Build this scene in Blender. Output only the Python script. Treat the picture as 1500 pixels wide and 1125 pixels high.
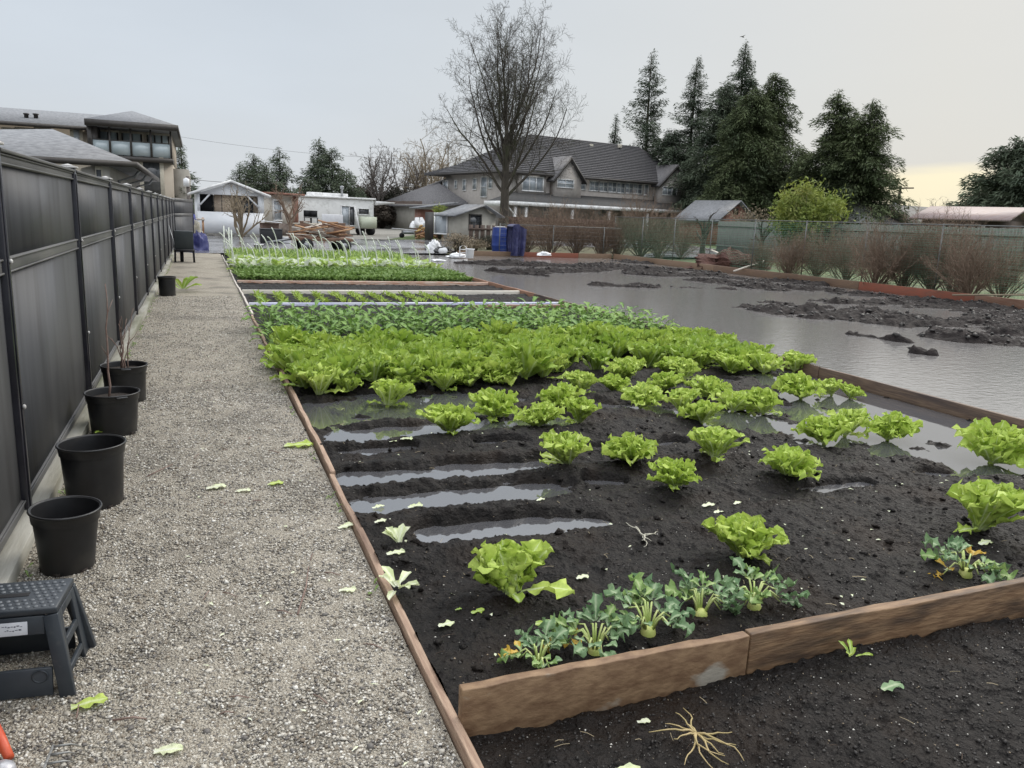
import bpy, math, random
import numpy as np
from mathutils import Vector, Matrix
PI = math.pi
sc = bpy.context.scene
for o in list(bpy.data.objects): bpy.data.objects.remove(o)

# ---------------------------------------------------------------- camera
CAM_H, FPX = 1.55, 1150.0
def nrm(v): v = np.array(v, float); return v/np.linalg.norm(v)
_dY = nrm([290-750, 562.5-303, -FPX])
_dX = np.array([3700-750, 562.5-437, -FPX]); _dX = nrm(_dX-_dY*_dX.dot(_dY))
ROT = np.array([_dX, _dY, np.cross(_dX, _dY)])
cam = bpy.data.cameras.new('camera'); camo = bpy.data.objects.new('camera', cam)
sc.collection.objects.link(camo); sc.camera = camo
cam.sensor_width = 36; cam.lens = 36*FPX/1500; cam.clip_end = 3000; cam.clip_start = 0.05
M4 = Matrix([list(ROT[i])+[0] for i in range(3)]+[[0, 0, 0, 1]]); M4.translation = (0, 0, CAM_H)
camo.matrix_world = M4
def ray(x, y): return ROT @ nrm([x-750, 562.5-y, -FPX])
def at(x, y, Z=0.0):                       # where the sight line of a photo point meets height Z
    d = ray(x, y); t = (Z-CAM_H)/d[2]; return np.array([0, 0, CAM_H])+t*d
def P(x, y, D):                            # at horizontal distance D
    d = ray(x, y); t = D/math.hypot(d[0], d[1]); return np.array([0, 0, CAM_H])+t*d
def G(x, D, z=0.0): p = P(x, 303+(x-290)*0.0393, D); p[2] = z; return p
def HZ(x, y, D): return P(x, y, D)[2]      # height seen at that point

# ---------------------------------------------------------------- world, sun, exposure
SUN_EL, SUN_AZ = math.radians(38), math.radians(62)      # azimuth measured from +Y towards +X
w = bpy.data.worlds.new("World"); sc.world = w; w.use_nodes = True
nt = w.node_tree; N = nt.nodes; L = nt.links; N.clear()
def nn(t, **k):
    n = N.new(t)
    for a, b in k.items(): setattr(n, a, b)
    return n
out = nn('ShaderNodeOutputWorld'); bg = nn('ShaderNodeBackground'); bg.inputs[1].default_value = 0.1
sky = nn('ShaderNodeTexSky', sky_type='NISHITA', sun_disc=False, sun_elevation=SUN_EL, sun_rotation=SUN_AZ)
sky.air_density = 1.5; sky.dust_density = 3
tc = nn('ShaderNodeTexCoord'); sep = nn('ShaderNodeSeparateXYZ'); L.new(tc.outputs['Generated'], sep.inputs[0])
def mth(op, a, b=None, c=None, clamp=False):
    m = nn('ShaderNodeMath', operation=op, use_clamp=clamp)
    for i, v in enumerate((a, b, c)):
        if v is None: continue
        if isinstance(v, (int, float)): m.inputs[i].default_value = v
        else: L.new(v, m.inputs[i])
    return m.outputs[0]
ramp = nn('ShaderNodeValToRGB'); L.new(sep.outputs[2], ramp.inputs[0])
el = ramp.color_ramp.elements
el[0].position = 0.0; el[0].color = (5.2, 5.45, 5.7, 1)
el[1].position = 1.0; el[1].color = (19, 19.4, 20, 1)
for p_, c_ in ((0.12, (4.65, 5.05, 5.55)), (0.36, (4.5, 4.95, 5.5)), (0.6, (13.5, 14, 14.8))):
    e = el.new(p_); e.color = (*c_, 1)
noi = nn('ShaderNodeTexNoise'); noi.inputs['Scale'].default_value = 1.6; noi.inputs['Detail'].default_value = 5
mp = nn('ShaderNodeMapping'); mp.inputs['Scale'].default_value = (1, 1, 3.5)
L.new(tc.outputs['Generated'], mp.inputs[0]); L.new(mp.outputs[0], noi.inputs['Vector'])
cl = mth('MULTIPLY_ADD', noi.outputs[0], 0.34, 0.83)
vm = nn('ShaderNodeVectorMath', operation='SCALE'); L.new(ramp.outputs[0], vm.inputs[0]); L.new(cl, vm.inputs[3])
# warmer, whiter cloud towards the right, yellow break in the cloud low on the right
gd = ray(1365, 285)
gaz = math.atan2(gd[0], gd[1])
az = mth('ARCTAN2', sep.outputs[0], sep.outputs[1])
da = mth('SUBTRACT', az, gaz)
w1 = mth('MAXIMUM', mth('SUBTRACT', 1.0, mth('ABSOLUTE', mth('DIVIDE', da, 0.75))), 0.0)
w1 = mth('MULTIPLY', w1, 0.75)
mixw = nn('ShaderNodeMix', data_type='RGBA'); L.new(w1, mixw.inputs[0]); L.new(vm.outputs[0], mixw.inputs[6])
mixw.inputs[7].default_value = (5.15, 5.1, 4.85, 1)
gn = nn('ShaderNodeTexNoise'); gn.inputs['Scale'].default_value = 6; gn.inputs['Detail'].default_value = 4
mp2 = nn('ShaderNodeMapping'); mp2.inputs['Scale'].default_value = (1, 1, 6)
L.new(tc.outputs['Generated'], mp2.inputs[0]); L.new(mp2.outputs[0], gn.inputs['Vector'])
gnz = mth('MULTIPLY_ADD', gn.outputs[0], 0.03, -0.015)
zt = mth('ADD', sep.outputs[2], gnz)
def sstep(v, a, b):
    m = nn('ShaderNodeMapRange', interpolation_type='SMOOTHSTEP'); L.new(v, m.inputs[0])
    m.inputs[1].default_value = a; m.inputs[2].default_value = b; return m.outputs[0]
ztop = mth('MULTIPLY_ADD', da, -0.03, 0.0)
upper = sstep(mth('SUBTRACT', zt, ztop), gd[2]+0.034, gd[2]+0.017)
side = sstep(mth('ABSOLUTE', mth('ADD', da, mth('MULTIPLY_ADD', gn.outputs[0], 0.12, -0.06))), 0.155, 0.01)
gm = mth('MULTIPLY', mth('MULTIPLY', upper, side), 0.95)
mixg = nn('ShaderNodeMix', data_type='RGBA'); L.new(gm, mixg.inputs[0]); L.new(mixw.outputs[2], mixg.inputs[6])
mixg.inputs[7].default_value = (7.3, 6.75, 5.0, 1)
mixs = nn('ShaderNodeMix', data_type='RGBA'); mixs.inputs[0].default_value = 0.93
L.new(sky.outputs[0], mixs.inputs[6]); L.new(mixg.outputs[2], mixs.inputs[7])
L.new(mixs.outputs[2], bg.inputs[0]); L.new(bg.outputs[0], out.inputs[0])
sun = bpy.data.lights.new('sun', 'SUN'); sun.energy = 1.5; sun.angle = math.radians(35); sun.color = (1, .95, .87)
so = bpy.data.objects.new('sun', sun); sc.collection.objects.link(so)
sd = Vector((math.sin(SUN_AZ)*math.cos(SUN_EL), math.cos(SUN_AZ)*math.cos(SUN_EL), math.sin(SUN_EL)))
so.rotation_euler = sd.to_track_quat('Z', 'Y').to_euler(); so.location = (30, 10, 40)
sc.view_settings.view_transform = 'Standard'; sc.view_settings.look = 'None'
sc.view_settings.exposure = 0.42; sc.view_settings.gamma = 1
sc.render.engine = 'CYCLES'

# ---------------------------------------------------------------- helpers
COL = sc.collection
def vnoise(x, y, seed=0):
    r = np.random.RandomState(seed).rand(256, 256)
    xi = np.floor(x).astype(int); yi = np.floor(y).astype(int); fx = x-xi; fy = y-yi
    fx = fx*fx*(3-2*fx); fy = fy*fy*(3-2*fy)
    a = r[xi & 255, yi & 255]; b = r[(xi+1) & 255, yi & 255]; c = r[xi & 255, (yi+1) & 255]; d = r[(xi+1) & 255, (yi+1) & 255]
    return (a*(1-fx)+b*fx)*(1-fy)+(c*(1-fx)+d*fx)*fy
def fbm(x, y, o=4, seed=0, gain=.5):
    s = 0; a = 1; t = 0
    for i in range(o): s = s+a*(vnoise(x*2**i+17.3*i, y*2**i-9.1*i, seed+i)-.5); t += a; a *= gain
    return s/t*2
def tag(o, label=None, cat=None, group=None, kind=None):
    if label: o['label'] = label
    if cat: o['category'] = cat
    if group: o['group'] = group
    if kind: o['kind'] = kind
    return o
def empty(name, loc, label, cat, group=None):
    o = bpy.data.objects.new(name, None); COL.objects.link(o); o.location = tuple(float(v) for v in loc); o.empty_display_size = .2
    return tag(o, label, cat, group)
def copy_tree(o, parent=None):
    c = o.copy(); COL.objects.link(c); c.parent = parent
    for ch in list(o.children): copy_tree(ch, c)
    return c
def root_of(o):
    while o.parent: o = o.parent
    return o
class MB:
    def __init__(s): s.v = []; s.f = []; s.m = []; s.c = []; s.n = 0
    def add(s, v, f, m=0, c=None):
        v = np.asarray(v, float).reshape(-1, 3); s.v.append(v)
        s.f += [tuple(int(i)+s.n for i in q) for q in f]; s.m += [m]*len(f)
        s.c.append(np.zeros((len(v), 3)) if c is None else np.asarray(c, float)); s.n += len(v); return s
    def obox(s, c, ax, ay, az, sx, sy, sz, m=0):
        c = np.array(c, float); ax, ay, az = (np.array(q, float) for q in (ax, ay, az)); v = []
        for i in (-.5, .5):
            for j in (-.5, .5):
                for k in (-.5, .5): v.append(c+ax*sx*i+ay*sy*j+az*sz*k)
        return s.add(v, [(0, 1, 3, 2), (4, 6, 7, 5), (0, 4, 5, 1), (2, 3, 7, 6), (0, 2, 6, 4), (1, 5, 7, 3)], m)
    def box(s, x0, x1, y0, y1, z0, z1, m=0):
        return s.obox(((x0+x1)/2, (y0+y1)/2, (z0+z1)/2), (1, 0, 0), (0, 1, 0), (0, 0, 1), x1-x0, y1-y0, z1-z0, m)
    def beam(s, a, b, w_, h_, up=(0, 0, 1), m=0):
        a = np.array(a, float); b = np.array(b, float); d = b-a; l = np.linalg.norm(d); d = d/l
        x = np.cross(d, up)
        if np.linalg.norm(x) < 1e-4: x = np.array([1., 0, 0])
        x = nrm(x); u = np.cross(x, d); return s.obox((a+b)/2, x, d, u, w_, l, h_, m)
    def tube(s, pts, rad, n=6, m=0, cap=True, c=None):
        pts = np.asarray(pts, float); k = len(pts); rad = np.broadcast_to(rad, (k,))
        t = np.gradient(pts, axis=0); t /= np.linalg.norm(t, axis=1)[:, None]+1e-9
        ref = np.array([0, 0, 1.]) if abs(t[0][2]) < .9 else np.array([1., 0, 0])
        a = np.cross(t, ref); a /= np.linalg.norm(a, axis=1)[:, None]+1e-9; b = np.cross(t, a)
        th = np.arange(n)*2*PI/n
        v = pts[:, None]+rad[:, None, None]*(a[:, None]*np.cos(th)[None, :, None]+b[:, None]*np.sin(th)[None, :, None])
        f = [(i*n+j, i*n+(j+1) % n, (i+1)*n+(j+1) % n, (i+1)*n+j) for i in range(k-1) for j in range(n)]
        if cap: f += [tuple(range(n))[::-1], tuple((k-1)*n+j for j in range(n))]
        return s.add(v.reshape(-1, 3), f, m, None if c is None else np.tile(c, (k*n, 1)))
    def lathe(s, prof, n=32, c=(0, 0, 0), m=0, ang=0, closed=True):
        v = []; th = np.arange(n)*2*PI/n+ang; k = len(prof)
        for r, z in prof:
            for t in th: v.append((c[0]+r*math.cos(t), c[1]+r*math.sin(t), c[2]+z))
        f = [(i*n+j, i*n+(j+1) % n, (i+1)*n+(j+1) % n, (i+1)*n+j) for i in range(k-1) for j in range(n)]
        return s.add(v, f, m)
    def poly(s, pts, off, m=0):              # planar polygon extruded by vector off
        p = np.array(pts, float); n = len(p); q = p+np.array(off, float)
        f = [tuple(range(n)), tuple(range(2*n-1, n-1, -1))]+[(i, n+i, n+(i+1) % n, (i+1) % n) for i in range(n)]
        return s.add(np.vstack([p, q]), f, m)
    def grid(s, X, Y, Z, m=0):
        a, b = X.shape; v = np.stack([X, Y, Z], -1).reshape(-1, 3); i = np.arange(a*b).reshape(a, b)
        f = np.stack([i[:-1, :-1], i[1:, :-1], i[1:, 1:], i[:-1, 1:]], -1).reshape(-1, 4)
        return s.add(v, f.tolist(), m)
    def mesh(s, name, mats, off=(0, 0, 0), smooth=False):
        me = bpy.data.meshes.new(name); v = (np.vstack(s.v)-np.array(off, float)).astype(np.float32)
        me.vertices.add(len(v)); me.vertices.foreach_set('co', v.ravel())
        lens = np.array([len(f) for f in s.f], np.int32); idx = np.array([i for f in s.f for i in f], np.int32)
        me.loops.add(len(idx)); me.loops.foreach_set('vertex_index', idx)
        me.polygons.add(len(lens)); me.polygons.foreach_set('loop_start', np.concatenate([[0], np.cumsum(lens)[:-1]]).astype(np.int32))
        me.polygons.foreach_set('loop_total', lens); me.polygons.foreach_set('material_index', np.array(s.m, np.int32))
        if smooth: me.polygons.foreach_set('use_smooth', np.ones(len(lens), bool))
        cc = np.vstack(s.c)
        if cc.any():
            ca = me.color_attributes.new('tint', 'FLOAT_COLOR', 'POINT')
            ca.data.foreach_set('color', np.hstack([cc, np.ones((len(cc), 1))]).astype(np.float32).ravel())
        for mm in (mats if isinstance(mats, (list, tuple)) else [mats]): me.materials.append(mm)
        me.update(calc_edges=True); return me
    def build(s, name, mats, parent=None, smooth=False, bevel=0, off=None):
        if off is None: off = root_of(parent).location if parent else (0, 0, 0)
        o = bpy.data.objects.new(name, s.mesh(name, mats, off, smooth)); COL.objects.link(o)
        if parent: o.parent = parent
        elif off is not None and any(off): o.location = tuple(float(q) for q in off)
        if bevel:
            b = o.modifiers.new('bevel', 'BEVEL'); b.width = bevel; b.segments = 2; b.limit_method = 'ANGLE'
        return o
# ---------------------------------------------------------------- materials
MATS = {}
def mat(name, col, rough=.7, col2=None, scale=5, detail=5, stretch=(1, 1, 1), bump=0, bscale=None, spec=.5, metal=0,
        contrast=(.35, .65), trans=0, coat=0, col3=None, s3=1.0, c3=(.5, .7), bdist=.01, voro=0, rough2=None):
    m = bpy.data.materials.new(name); m.use_nodes = True; t = m.node_tree; nd = t.nodes; lk = t.links
    b = nd['Principled BSDF']; b.inputs['Base Color'].default_value = (*col, 1); b.inputs['Roughness'].default_value = rough
    b.inputs['Specular IOR Level'].default_value = spec; b.inputs['Metallic'].default_value = metal
    if coat: b.inputs['Coat Weight'].default_value = coat; b.inputs['Coat Roughness'].default_value = .15
    tc_ = nd.new('ShaderNodeTexCoord'); mp_ = nd.new('ShaderNodeMapping'); mp_.inputs['Scale'].default_value = stretch
    lk.new(tc_.outputs['Object'], mp_.inputs[0])
    csock = None
    def noise(sc_, de=detail):
        n = nd.new('ShaderNodeTexNoise'); n.inputs['Scale'].default_value = sc_; n.inputs['Detail'].default_value = de
        lk.new(mp_.outputs[0], n.inputs['Vector']); return n.outputs[0]
    def mr(v, a, b_):
        r = nd.new('ShaderNodeMapRange'); lk.new(v, r.inputs[0]); r.inputs[1].default_value = a; r.inputs[2].default_value = b_; return r.outputs[0]
    def mix(f, a, b_):
        x = nd.new('ShaderNodeMix'); x.data_type = 'RGBA'; lk.new(f, x.inputs[0])
        for i, v in ((6, a), (7, b_)):
            if isinstance(v, tuple): x.inputs[i].default_value = (*v[:3], 1)
            else: lk.new(v, x.inputs[i])
        return x.outputs[2]
    if col2 is not None:
        csock = mix(mr(noise(scale), *contrast), col, col2)
    if col3 is not None:
        csock = mix(mr(noise(s3), *c3), csock if csock is not None else col, col3)
    if rough2 is not None:
        r_ = nd.new('ShaderNodeMapRange'); lk.new(noise(s3), r_.inputs[0]); r_.inputs[1].default_value = .4; r_.inputs[2].default_value = .6
        r_.inputs[3].default_value = rough; r_.inputs[4].default_value = rough2; lk.new(r_.outputs[0], b.inputs['Roughness'])
    if csock is not None: lk.new(csock, b.inputs['Base Color'])
    if bump:
        bp = nd.new('ShaderNodeBump'); bp.inputs['Strength'].default_value = bump; bp.inputs['Distance'].default_value = bdist
        if voro:
            vo = nd.new('ShaderNodeTexVoronoi'); vo.inputs['Scale'].default_value = bscale or scale; lk.new(mp_.outputs[0], vo.inputs['Vector']); lk.new(vo.outputs[0], bp.inputs['Height'])
        else: lk.new(noise(bscale or scale), bp.inputs['Height'])
        lk.new(bp.outputs[0], b.inputs['Normal'])
    if trans:
        tr = nd.new('ShaderNodeBsdfTranslucent'); ms = nd.new('ShaderNodeMixShader'); ms.inputs[0].default_value = trans
        if csock is not None: lk.new(csock, tr.inputs[0])
        else: tr.inputs[0].default_value = (*col, 1)
        lk.new(b.outputs[0], ms.inputs[1]); lk.new(tr.outputs[0], ms.inputs[2]); lk.new(ms.outputs[0], nd['Material Output'].inputs[0])
    MATS[name] = m; m['_c'] = 1; return m
def leafmat(name, base, dark, rib, yellow=None, trans=.35, rough=.55):
    # tint.r = rib amount, tint.g = per-leaf random, tint.b = position along the leaf
    m = bpy.data.materials.new(name); m.use_nodes = True; t = m.node_tree; nd = t.nodes; lk = t.links; b = nd['Principled BSDF']
    a = nd.new('ShaderNodeAttribute'); a.attribute_name = 'tint'; s_ = nd.new('ShaderNodeSeparateColor'); lk.new(a.outputs['Color'], s_.inputs[0])
    oi = nd.new('ShaderNodeObjectInfo')
    n = nd.new('ShaderNodeTexNoise'); n.inputs['Scale'].default_value = 28; n.inputs['Detail'].default_value = 4
    tc_ = nd.new('ShaderNodeTexCoord'); lk.new(tc_.outputs['Object'], n.inputs['Vector'])
    def mix(f, x, y):
        q = nd.new('ShaderNodeMix'); q.data_type = 'RGBA'
        if isinstance(f, float): q.inputs[0].default_value = f
        else: lk.new(f, q.inputs[0])
        for i, v in ((6, x), (7, y)):
            if isinstance(v, tuple): q.inputs[i].default_value = (*v, 1)
            else: lk.new(v, q.inputs[i])
        return q.outputs[2]
    def mt(op, x, y, z=None):
        q = nd.new('ShaderNodeMath'); q.operation = op
        for i, v in enumerate((x, y, z)):
            if v is None: continue
            if isinstance(v, (int, float)): q.inputs[i].default_value = v
            else: lk.new(v, q.inputs[i])
        q.use_clamp = True; return q.outputs[0]
    f = mt('ADD', mt('MULTIPLY', s_.outputs[1], .55), mt('MULTIPLY_ADD', n.outputs[0], .9, -.2))
    c = mix(f, base, dark)
    if yellow: c = mix(mt('MULTIPLY', oi.outputs['Random'], .55), c, yellow)
    c = mix(mt('MULTIPLY', s_.outputs[0], .95), c, rib)
    lk.new(c, b.inputs['Base Color']); b.inputs['Roughness'].default_value = rough; b.inputs['Specular IOR Level'].default_value = .35
    bp = nd.new('ShaderNodeBump'); bp.inputs['Strength'].default_value = .5; bp.inputs['Distance'].default_value = .006
    n2 = nd.new('ShaderNodeTexNoise'); n2.inputs['Scale'].default_value = 70; n2.inputs['Detail'].default_value = 3
    lk.new(tc_.outputs['Object'], n2.inputs['Vector']); lk.new(n2.outputs[0], bp.inputs['Height']); lk.new(bp.outputs[0], b.inputs['Normal'])
    tr = nd.new('ShaderNodeBsdfTranslucent'); ms = nd.new('ShaderNodeMixShader'); ms.inputs[0].default_value = trans
    lk.new(c, tr.inputs[0]); lk.new(b.outputs[0], ms.inputs[1]); lk.new(tr.outputs[0], ms.inputs[2]); lk.new(ms.outputs[0], nd['Material Output'].inputs[0])
    return m
def water(name, col, rough=.03, bscale=9, bump=.25, bdist=.01, ior=1.36, detail=4, stretch=(1, 1, 1)):
    m = mat(name, col, rough, bump=bump, bscale=bscale, bdist=bdist, detail=detail, stretch=stretch)
    m.node_tree.nodes['Principled BSDF'].inputs['IOR'].default_value = ior; return m

m_soil = mat('soil', (.0055, .0047, .0043), .55, (.0145, .0122, .011), 22, 8, bump=1, bscale=60, bdist=.02, col3=(.018, .0115, .0075), s3=2.3, c3=(.5, .75), spec=.13)
m_soil_wet = mat('wet_mud', (.008, .006, .006), .8, (.022, .017, .016), 9, 8, bump=1, bscale=25, bdist=.03, spec=.18)
m_water = water('puddle_water', (.07, .07, .075), .03, 14, .10, .003, 3.8)
m_fwater = water('field_water', (.17, .162, .157), .06, 9, .5, .010, 3.8, 5, (1, 1.6, 1))
m_ground = mat('ground', (.035, .03, .024), .9, (.05, .055, .025), .6, 8, bump=.6, bscale=8, bdist=.05)
m_grass = mat('grass', (.045, .085, .02), .8, (.09, .12, .035), 2.5, 8, bump=1, bscale=20, bdist=.05, col3=(.07, .06, .03), s3=.4)
m_yard = mat('wet_asphalt', (.19, .19, .20), .22, (.24, .24, .25), 1.5, 8, (1, 1, 1), bump=.25, bscale=30, bdist=.01, col3=(.07, .068, .065), s3=.35, rough2=.08)
m_gravel = mat('gravel', (.20, .172, .132), .85, (.47, .43, .355), 130, 4, bump=1, bscale=130, bdist=.012, voro=1, col3=(.10, .09, .075), s3=1.3, c3=(.5, .8), contrast=(.3, .7))
m_gravel2 = mat('far_gravel', (.16, .15, .13), .8, (.24, .23, .2), 12, 6, bump=.6, bscale=40, bdist=.02, col3=(.1, .1, .09), s3=.5)
# ================================================================ SETTING
random.seed(4)
g = MB(); nx = np.concatenate([np.linspace(-900, -40, 10), np.linspace(-30, 80, 23), np.linspace(100, 900, 10)])
X, Y = np.meshgrid(nx, np.concatenate([np.linspace(-300, -10, 6), np.linspace(0, 140, 29), np.linspace(170, 1500, 12)]), indexing='ij')
g.grid(X, Y, X*0-.20); tag(g.build('ground', m_ground), kind='structure')
def sheet(name, pts, z, m):
    b = MB(); p = [(x, y, z) for x, y in pts]; b.add(p, [tuple(range(len(p)))]); return tag(b.build(name, m), kind='structure')
PLOT = (0.66, 6.25, 2.05, 27.6)
sheet('yard', [(-1.2, 29.2), (9.2, 33.0), (30, 35), (40, 62), (6, 78), (-9, 70), (-9, 29.2)], -.012, m_yard)
sheet('far_yard', [(1, 47.6), (22, 52), (40, 66), (44, 100), (-9, 100), (-9, 47.6)], -.006, m_gravel2)
sheet('grass_strip', [at(565, 351)[:2], at(640, 351)[:2], at(700, 340)[:2], at(618, 342)[:2]], .0, m_grass)
sheet('lawn', [(18.2, -6), (90, -6), (150, 120), (30, 120), (20, 45), (18.2, 32.6)], -.10, m_grass)
sheet('shrub_bed', [(9.5, 32.3), (18.0, 32.3), (30, 46), (16, 46), (10.5, 37)], .0, mat('litter', (.05, .04, .025), .9, (.10, .10, .04), 3, 8, bump=1, bscale=14, bdist=.05))
# gravel path
gx = np.linspace(-1.6, .655, 110); gy = np.concatenate([np.linspace(.6, 8, 340), np.linspace(8.05, 29.3, 260)])
X, Y = np.meshgrid(gx, gy, indexing='ij')
Z = fbm(X*1.2, Y*.9, 3, 5)*.018+fbm(X*14, Y*14, 2, 9)*.004+.0
def path_z(x, y): return float(fbm(np.array(x)*1.2, np.array(y)*.9, 3, 5)*.018)
g = MB(); g.grid(X, Y, Z); tag(g.build('gravel_path', m_gravel, smooth=True), kind='structure')
# loose stones on the path: octahedra, crushed
def scatter_stones(name, n, xr, yr, size, mats, zf, flat=.6, seed=1, mask=None, kind='stuff', power=1.0):
    r = np.random.RandomState(seed)
    x = r.uniform(*xr, n); y = yr[0]+(yr[1]-yr[0])*r.rand(n)**power
    if mask is not None:
        k = mask(x, y); x = x[k]; y = y[k]; n = len(x)
    s_ = r.uniform(*size, n)*(.7+.6*r.rand(n)**2); z = zf(x, y)
    base = np.array([(1, 0, 0), (0, 1, 0), (-1, 0, 0), (0, -1, 0), (0, 0, 1), (0, 0, -1)], float)
    v = base[None]*(.6+.8*r.rand(n, 6, 1))+r.uniform(-.35, .35, (n, 6, 3)); v[..., 2] *= flat
    a = r.rand(n)*2*PI; ca, sa = np.cos(a)[:, None], np.sin(a)[:, None]
    vx = v[..., 0]*ca-v[..., 1]*sa; vy = v[..., 0]*sa+v[..., 1]*ca
    v = np.stack([vx*s_[:, None]+x[:, None], vy*s_[:, None]+y[:, None], v[..., 2]*s_[:, None]+z[:, None]+s_[:, None]*.15], -1)
    fb = np.array([(0, 1, 4), (1, 2, 4), (2, 3, 4), (3, 0, 4), (1, 0, 5), (2, 1, 5), (3, 2, 5), (0, 3, 5)])
    f = (fb[None]+np.arange(n)[:, None, None]*6).reshape(-1, 3)
    me = bpy.data.meshes.new(name); me.vertices.add(n*6); me.vertices.foreach_set('co', v.astype(np.float32).ravel())
    me.loops.add(n*24); me.loops.foreach_set('vertex_index', f.astype(np.int32).ravel())
    me.polygons.add(n*8); me.polygons.foreach_set('loop_start', np.arange(0, n*24, 3, dtype=np.int32)); me.polygons.foreach_set('loop_total', np.full(n*8, 3, np.int32))
    mi = np.repeat(r.choice(len(mats), n, p=np.array([m_[1] for m_ in mats])/sum(m_[1] for m_ in mats)), 8)
    me.polygons.foreach_set('material_index', mi.astype(np.int32))
    for m_ in mats: me.materials.append(m_[0])
    me.update(calc_edges=True); o = bpy.data.objects.new(name, me); COL.objects.link(o); return tag(o, kind=kind)
st = [(mat('stone_a', (.31, .285, .24), .7), 5), (mat('stone_b', (.48, .45, .39), .7), 4), (mat('stone_c', (.12, .11, .10), .6), 4), (mat('stone_d', (.60, .58, .53), .7), 1.4), (mat('stone_e', (.17, .14, .105), .7), 2)]
pz = lambda x, y: fbm(x*1.2, y*.9, 3, 5)*.018
scatter_stones('path_gravel', 100000, (-.93, .645), (1.4, 7), (.003, .0075), st, pz, seed=3, power=1.5)
scatter_stones('path_gravel', 1500, (-.93, .645), (1.4, 8), (.008, .013), st, pz, seed=33, power=1.5)
scatter_stones('path_gravel', 30000, (-.93, .645), (6.5, 15), (.005, .009), st, pz, seed=4, power=1.2)

# vegetable bed soil
PUD = []                                     # puddles: segment ends (m), half width
def pud(x0, y0, x1, y1, hw): a = at(x0, y0, -.04); b = at(x1, y1, -.04); PUD.append((a[0], a[1], b[0], b[1], hw))
pud(480, 608, 660, 596, .36); pud(505, 642, 800, 618, .15); pud(700, 600, 760, 590, .12)
pud(505, 670, 600, 662, .05); pud(520, 706, 785, 687, .11); pud(550, 748, 800, 720, .12); pud(640, 790, 860, 772, .095)
pud(610, 702, 640, 700, .05); pud(890, 600, 1010, 605, .13); pud(1080, 620, 1200, 640, .34); pud(1190, 612, 1300, 650, .36)
pud(1270, 598, 1480, 660, .48); pud(1300, 665, 1420, 690, .2); pud(1185, 722, 1265, 716, .06); pud(1370, 702, 1490, 706, .08)
pud(865, 712, 905, 714, .04); pud(950, 660, 990, 655, .05); pud(990, 570, 1060, 560, .1); pud(1140, 560, 1180, 590, .15); pud(600, 560, 760, 548, .12)
pud(870, 663, 910, 668, .05); pud(1430, 680, 1560, 700, .3); pud(700, 655, 760, 652, .05)
WZ = -.021
def soil_z(x, y):
    x = np.asarray(x, float); y = np.asarray(y, float)
    z = .016+.019*np.cos(2*PI*(y-3.3+.05*np.sin(x*1.1))/.47)*np.clip((y-2.6)/.6, .2, 1)+fbm(x*1.1, y*1.1, 3, 11)*.022+fbm(x*7, y*7, 4, 21, .62)*.024+np.maximum(fbm(x*24, y*24, 3, 31, .6), 0)*.022
    d = np.full(x.shape, 9.)
    jit = fbm(x*2.6, y*3.5, 5, 41, .65)*1.15+fbm(x*9, y*9, 3, 44)*.3
    for ax, ay, bx, by, hw in PUD:
        vx, vy = bx-ax, by-ay; l2 = vx*vx+vy*vy+1e-9; t = np.clip(((x-ax)*vx+(y-ay)*vy)/l2, 0, 1)
        d = np.minimum(d, np.hypot(x-ax-t*vx, y-ay-t*vy)/hw+jit)
    k = np.clip((1.75-d)/1.0, 0, 1); k = k*k*(3-2*k)
    z = z*(1-.7*k)-.042*k+.012*np.clip((3.4-y)/.5, 0, 1)
    z = z-.05*np.clip((x-4.9)/1.2, 0, 1)*np.clip((y-3.2)/1.5, 0, 1)*(1-np.clip((y-8)/2, 0, 1))
    return np.where(y > 27, z*0, z)
def grid_obj(name, xs, ys, zf, m, smooth=True):
    X, Y = np.meshgrid(xs, ys, indexing='ij'); a, b = X.shape
    me = bpy.data.meshes.new(name); v = np.stack([X, Y, zf(X, Y)], -1).reshape(-1, 3).astype(np.float32)
    i = np.arange(a*b).reshape(a, b); f = np.stack([i[:-1, :-1], i[1:, :-1], i[1:, 1:], i[:-1, 1:]], -1).reshape(-1, 4)
    me.vertices.add(a*b); me.vertices.foreach_set('co', v.ravel()); me.loops.add(f.size); me.loops.foreach_set('vertex_index', f.astype(np.int32).ravel())
    me.polygons.add(len(f)); me.polygons.foreach_set('loop_start', np.arange(0, f.size, 4, dtype=np.int32)); me.polygons.foreach_set('loop_total', np.full(len(f), 4, np.int32))
    me.polygons.foreach_set('use_smooth', np.full(len(f), smooth)); me.materials.append(m); me.update(calc_edges=True)
    o = bpy.data.objects.new(name, me); COL.objects.link(o); return tag(o, kind='structure')
ys = np.concatenate([np.linspace(2.075, 4.6, 290), np.linspace(4.61, 8, 260), np.linspace(8.03, 27.6, 240)])
grid_obj('bed_soil', np.linspace(.69, 6.22, 640), ys, soil_z, m_soil)
sheet('puddle_water', [(.69, 2.6), (6.22, 2.6), (6.22, 12.5), (.69, 12.5)], WZ, m_water)
fs_z = lambda x, y: -.012+fbm(x*1.5, y*1.5, 3, 51)*.03+fbm(x*8, y*8, 4, 52, .62)*.02+np.maximum(fbm(x*25, y*25, 3, 53, .6), 0)*.022
grid_obj('front_soil', np.linspace(.69, 6.0, 560), np.linspace(1.0, 2.03, 200), fs_z, m_soil)
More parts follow.
